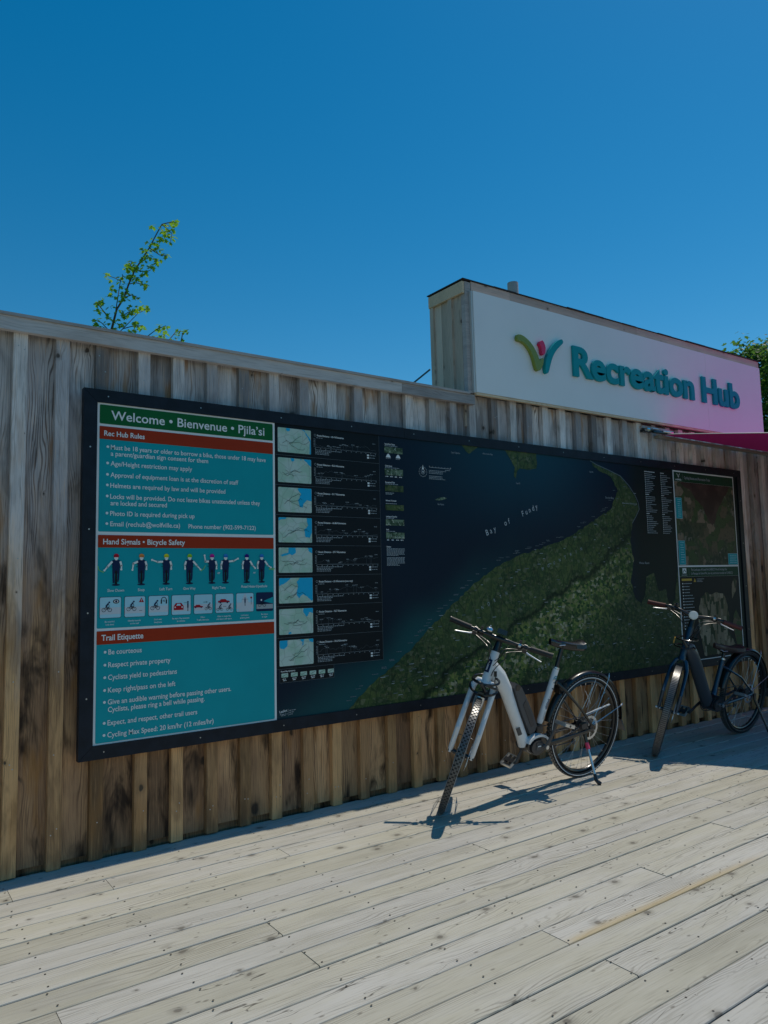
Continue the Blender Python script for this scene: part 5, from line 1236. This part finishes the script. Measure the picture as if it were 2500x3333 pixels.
    def hp(y):
        s = abs(y) / hwid
        if not b2: return A(hz, hbx * (1 - s ** 1.3 * .8), y) + Vector((0, 0, .004 * s))
        rise = .03 * math.exp(-((s - .35) / .22) ** 2) if s < .35 else .03 * math.exp(-((s - .35) / .5) ** 2)
        return A(hz, .035 - .10 * max(0, s - .25) ** 1.2, y) + Vector((0, 0, rise))
    ys = [-hwid + i * hwid / 12 for i in range(25)]
    p = B(True); p.tube([hp(y) for y in ys], [.0115 if abs(y) > .06 else .0155 for y in ys], 10, mat=M['bikeblack'], up=(0, 0, 1)); bar = p.build('handlebar', None, root, True)
    gm = M['rubber'] if not b2 else M['redgrip']
    for s in (-1, 1):
        p = B(True); n = 12
        pts = [hp(s * (hwid - .135 + .135 * i / n)) for i in range(n + 1)]
        p.tube(pts, [.0165 + (.0012 if i % 2 else 0) if 0 < i < n else .0175 for i in range(n + 1)], 12, mat=gm, up=(0, 0, 1)); p.tube([pts[-1], pts[-1] + Vector((0, s * .004, 0))], .0185, 12, mat=M['bikeblack'] if not b2 else gm, up=(0, 0, 1)); p.build('grip', None, bar, True)
        p = B(True); c = hp(s * (hwid - .165))
        p.tube([c - Vector((0, s * .010, 0)), c + Vector((0, s * .010, 0))], .019, 12, mat=M['bikeblack'], up=(0, 0, 1)); p.obox(c + Vector((.025, 0, -.012)), (.022, 0, 0), (0, .014, 0), (0, 0, .010), M['bikeblack'])
        p.tube([c + Vector((.035, 0, -.014)), c + Vector((.05, s * .03, -.02)), c + Vector((.052, s * .085, -.030)), c + Vector((.060, s * .112, -.034))], [.006, .0052, .0036, .004], 8, mat=M['silver']); p.build('brake_lever', None, bar, True)
        p = B(True); c = hp(s * (hwid - .20)); p.tube([c - Vector((0, .008, 0)), c + Vector((0, .008, 0))], .018, 12, mat=M['silver'] if s > 0 else M['bikeblack'], up=(0, 0, 1)); p.obox(c + Vector((-.004, 0, -.022)), (.022, 0, 0), (0, .018, 0), (0, 0, .012), M['bikeblack']); p.obox(c + Vector((0, 0, .022)), (.010, 0, 0), (0, .008, 0), (0, 0, .010), M['bikeblack']); p.build('control', None, bar, True)
    if not b2:
        p = B(True); c = hp(-hwid + .245) + Vector((.0, 0, .034)); p.tube([c + Vector((0, 0, -.02)), c + Vector((0, 0, -.006)), c, c + Vector((0, 0, .010)), c + Vector((0, 0, .016))], [.006, .024, .025, .018, .004], 16, mat=M['chrome']); p.tube([c, c + Vector((.02, 0, .03))], .003, 5, mat=M['chrome']); p.build('bell', None, bar, True)
        p = B(True); c = A(hz, .022) + Vector((0, 0, .042)); p.obox(c, (.024, 0, .008), (0, .030, 0), (-.005, 0, .013), M['bikeblack']); p.obox(c + Vector((-.004, 0, .0145)), (.019, 0, .006), (0, .024, 0), (-.0005, 0, .0012), M['darkmetal']); p.build('display', None, bar)
    else:
        p = B(True); c = hp(-hwid + .215) + Vector((0, 0, .03)); p.tube([c - Vector((0, 0, .02)), c, c + Vector((0, 0, .012))], [.012, .015, .010], 10, mat=M['bikeblack']); p.build('bell', None, bar, True)
    # cables
    cb = B(True)
    for s, k in ((-1, 0), (-1, 1), (1, 0), (1, 1)):
        c = hp(s * (hwid - (.155 if k else .19))) + Vector((.045, -s * .015, -.016))
        e = A(.56 + .03 * k, .030, s * .012)
        cb.tube(bez(c, c + Vector((.05 + .03 * k, -s * .14, -.01 - .02 * k)), e + Vector((.075 + .05 * k, s * .05, .11)), e, 14), .0026, 6, mat=M['bikeblack'] if k or not b2 else M['darkmetal'])
    e = A(.56, .03, .012); cb.tube(bez(A(hz - .03, .03, .05), A(hz - .10, .11, .10), A(.62, .10, .02), A(.50, .035, .02), 12), .0026, 6, mat=M['bikeblack'])
    if not b2:
        cb.tube(bez(A(.52, .02, .040), A(.47, .03, .055), A(.44, 0.0, .06), A(.40, -.02, .05), 8), .0026, 6, mat=M['bikeblack']); cb.tube([A(.532, .024, .036), A(.500, .020, .046)], .009, 8, mat=M['bikeblack'])
    cb.build('cables', None, bar, True)
    # --- saddle
    (nx, nz), (tx, tz), pz = spec['saddle']
    p = B(); n = 12; vs = []; k = 12
    for i in range(n + 1):
        f = i / n; x = nx + (tx - nx) * f; z = nz + (tz - nz) * f; hw_ = .023 + .058 * (max(0, (f - .38) / .62)) ** .9 if f > .38 else .0205
        if f > .86: hw_ *= math.cos((f - .86) / .14 * 1.2)
        if f < .08: hw_ *= .6 + 5 * f
        th = .040 + .024 * f; zc = z + .014 * (2 * f - 1) ** 2 - .002 + .004 * f
        if f > .9: zc += .006
        for j in range(k):
            a = 2 * math.pi * j / k; vs.append((x, hw_ * math.cos(a), zc - th * .5 + (th * .5) * math.sin(a) * (1 if math.sin(a) > 0 else 1.0) - (.012 * abs(math.cos(a)) if math.sin(a) < .2 else 0)))
    p.add(vs, [(i * k + j, (i + 1) * k + j, (i + 1) * k + (j + 1) % k, i * k + (j + 1) % k) for i in range(n) for j in range(k)] + [tuple(range(k))[::-1], tuple(range(n * k, n * k + k))])
    sd_ = p.build('saddle', M['glove'] if not b2 else M['brownsaddle'], root, True)
    p = B(); sx_ = spec['post_top'][0]
    for s in (-1, 1): p.tube([(nx - .05, s * .010, nz - .04), (sx_ + .04, s * .020, pz + .012), (sx_ - .04, s * .022, pz + .010), (tx + .04, s * .030, tz - .035)], .0035, 6, mat=M['silver'])
    p.obox((sx_, 0, pz + .006), (.022, 0, .003), (0, .022, 0), (0, 0, .012), M['bikeblack']); p.build('saddle_rail', None, sd_)
    p = B(); p.tube([spec['post_bot'], (sx_, 0, pz)], .0138, 14, mat=M['bikeblack']); p.build('seat_post', None, root, True)
    if not b2:
        p = B(); p.obox((.262, .0, .628), (.022, 0, 0), (0, .022, 0), (0, 0, .030), M['bikeblack']); p.tube([(.255, .025, .655), (.250, .045, .655)], .02, 10, mat=M['bikeblack'], up=(0, 0, 1)); p.build('frame_lock', None, root, True)
        p = B(); p.tube([(.318, .0, .700), (.34, .028, .70), (.352, .036, .698)], .006, 8, mat=M['silver']); p.build('clamp_lever', None, root, True)
    # --- kickstand
    p = B(); k0, k1 = spec['kick']; k0 = Vector(k0); k1 = Vector(k1); mid = k0.lerp(k1, .28)
    p.tube([k0 + Vector((0, -.005, .05)), k0, mid], [.012, .013, .011], 10, mat=M['bikeblack']); p.tube([mid, k0.lerp(k1, .84)], .0085, 10, mat=M['silver'] if not b2 else M['bikeblack'])
    ks = p.build('kickstand', None, root, True)
    p = B(); a = k0.lerp(k1, .80); p.tube([a, k0.lerp(k1, .93), k1 + Vector((-.004, .006, .010)), k1 + Vector((-.014, .022, .004))], [.011, .013, .014, .010], 10, mat=M['bikeblack']); p.build('rubber_foot', None, ks, True)
    if not b2:
        p = B(); p.tube([k0.lerp(k1, .14), k0.lerp(k1, .28)], .0136, 10, mat=M['pinktape']); p.build('pink_sticker', None, ks, True)
    # brake caliper at the back
    p = B(); p.obox((.075, .060, .372), (.026, 0, -.004), (0, .013, 0), (.004, 0, .018), M['darkmetal']); p.tube([(.10, .06, .38), (.2, .062, .335), (.36, .055, .31), (.44, .03, .33)], .0028, 5, mat=M['bikeblack']); p.build('rear_brake', None, root)
    return root

make_bike('white_bicycle', 'white and black electric bicycle in front of the map, front wheel turned towards the deck', dict(
    hub=(4.03507968, 3.3821778, 0.34178177), M=((-0.9997083044469298, -0.021220557901475454, -0.011532299952505645), (0.022593329545022755, -0.9904444916246533, -0.13604870624321158), (-0.008535073515467572, -0.13626957449383856, 0.9906350264286811)),
    W=1.1226, A=(1.0794112, 0, .32753437), dl=.7957, paint=M['bikewhite'], fat=.0205, style=1, hbz=.7269, hbw=.645,
    saddle=((.372, .955), (.062, .915), .905), post_bot=(.309, 0, .74), post_top=(.255, 0, .90), kick=((.056, .062, .300), (.078, .200, .034))))
make_bike('blue_bicycle', 'blue electric bicycle with red-brown grips and round headlight, parked by the town map poster', dict(
    hub=(6.13671582, 3.4263155, 0.34217775), M=((-0.9999335228840921, 0.010479521621999837, -0.004809307557523129), (-0.009779700035341385, -0.9917641980382982, -0.12770330049247), (-0.006107968551618034, -0.12764777756007106, 0.991800754992729)),
    W=1.14536412, A=(1.09988158, 0, .32662386), dl=.53392523, paint=M['bluepaint'], fat=.026, style=2, hbz=.7598, hbw=.695,
    saddle=((.490, .790), (.080, .735), .712), post_bot=(.363, 0, .62), post_top=(.340, 0, .71), kick=((-.075, .062, .290), (-.10, .190, .030))))
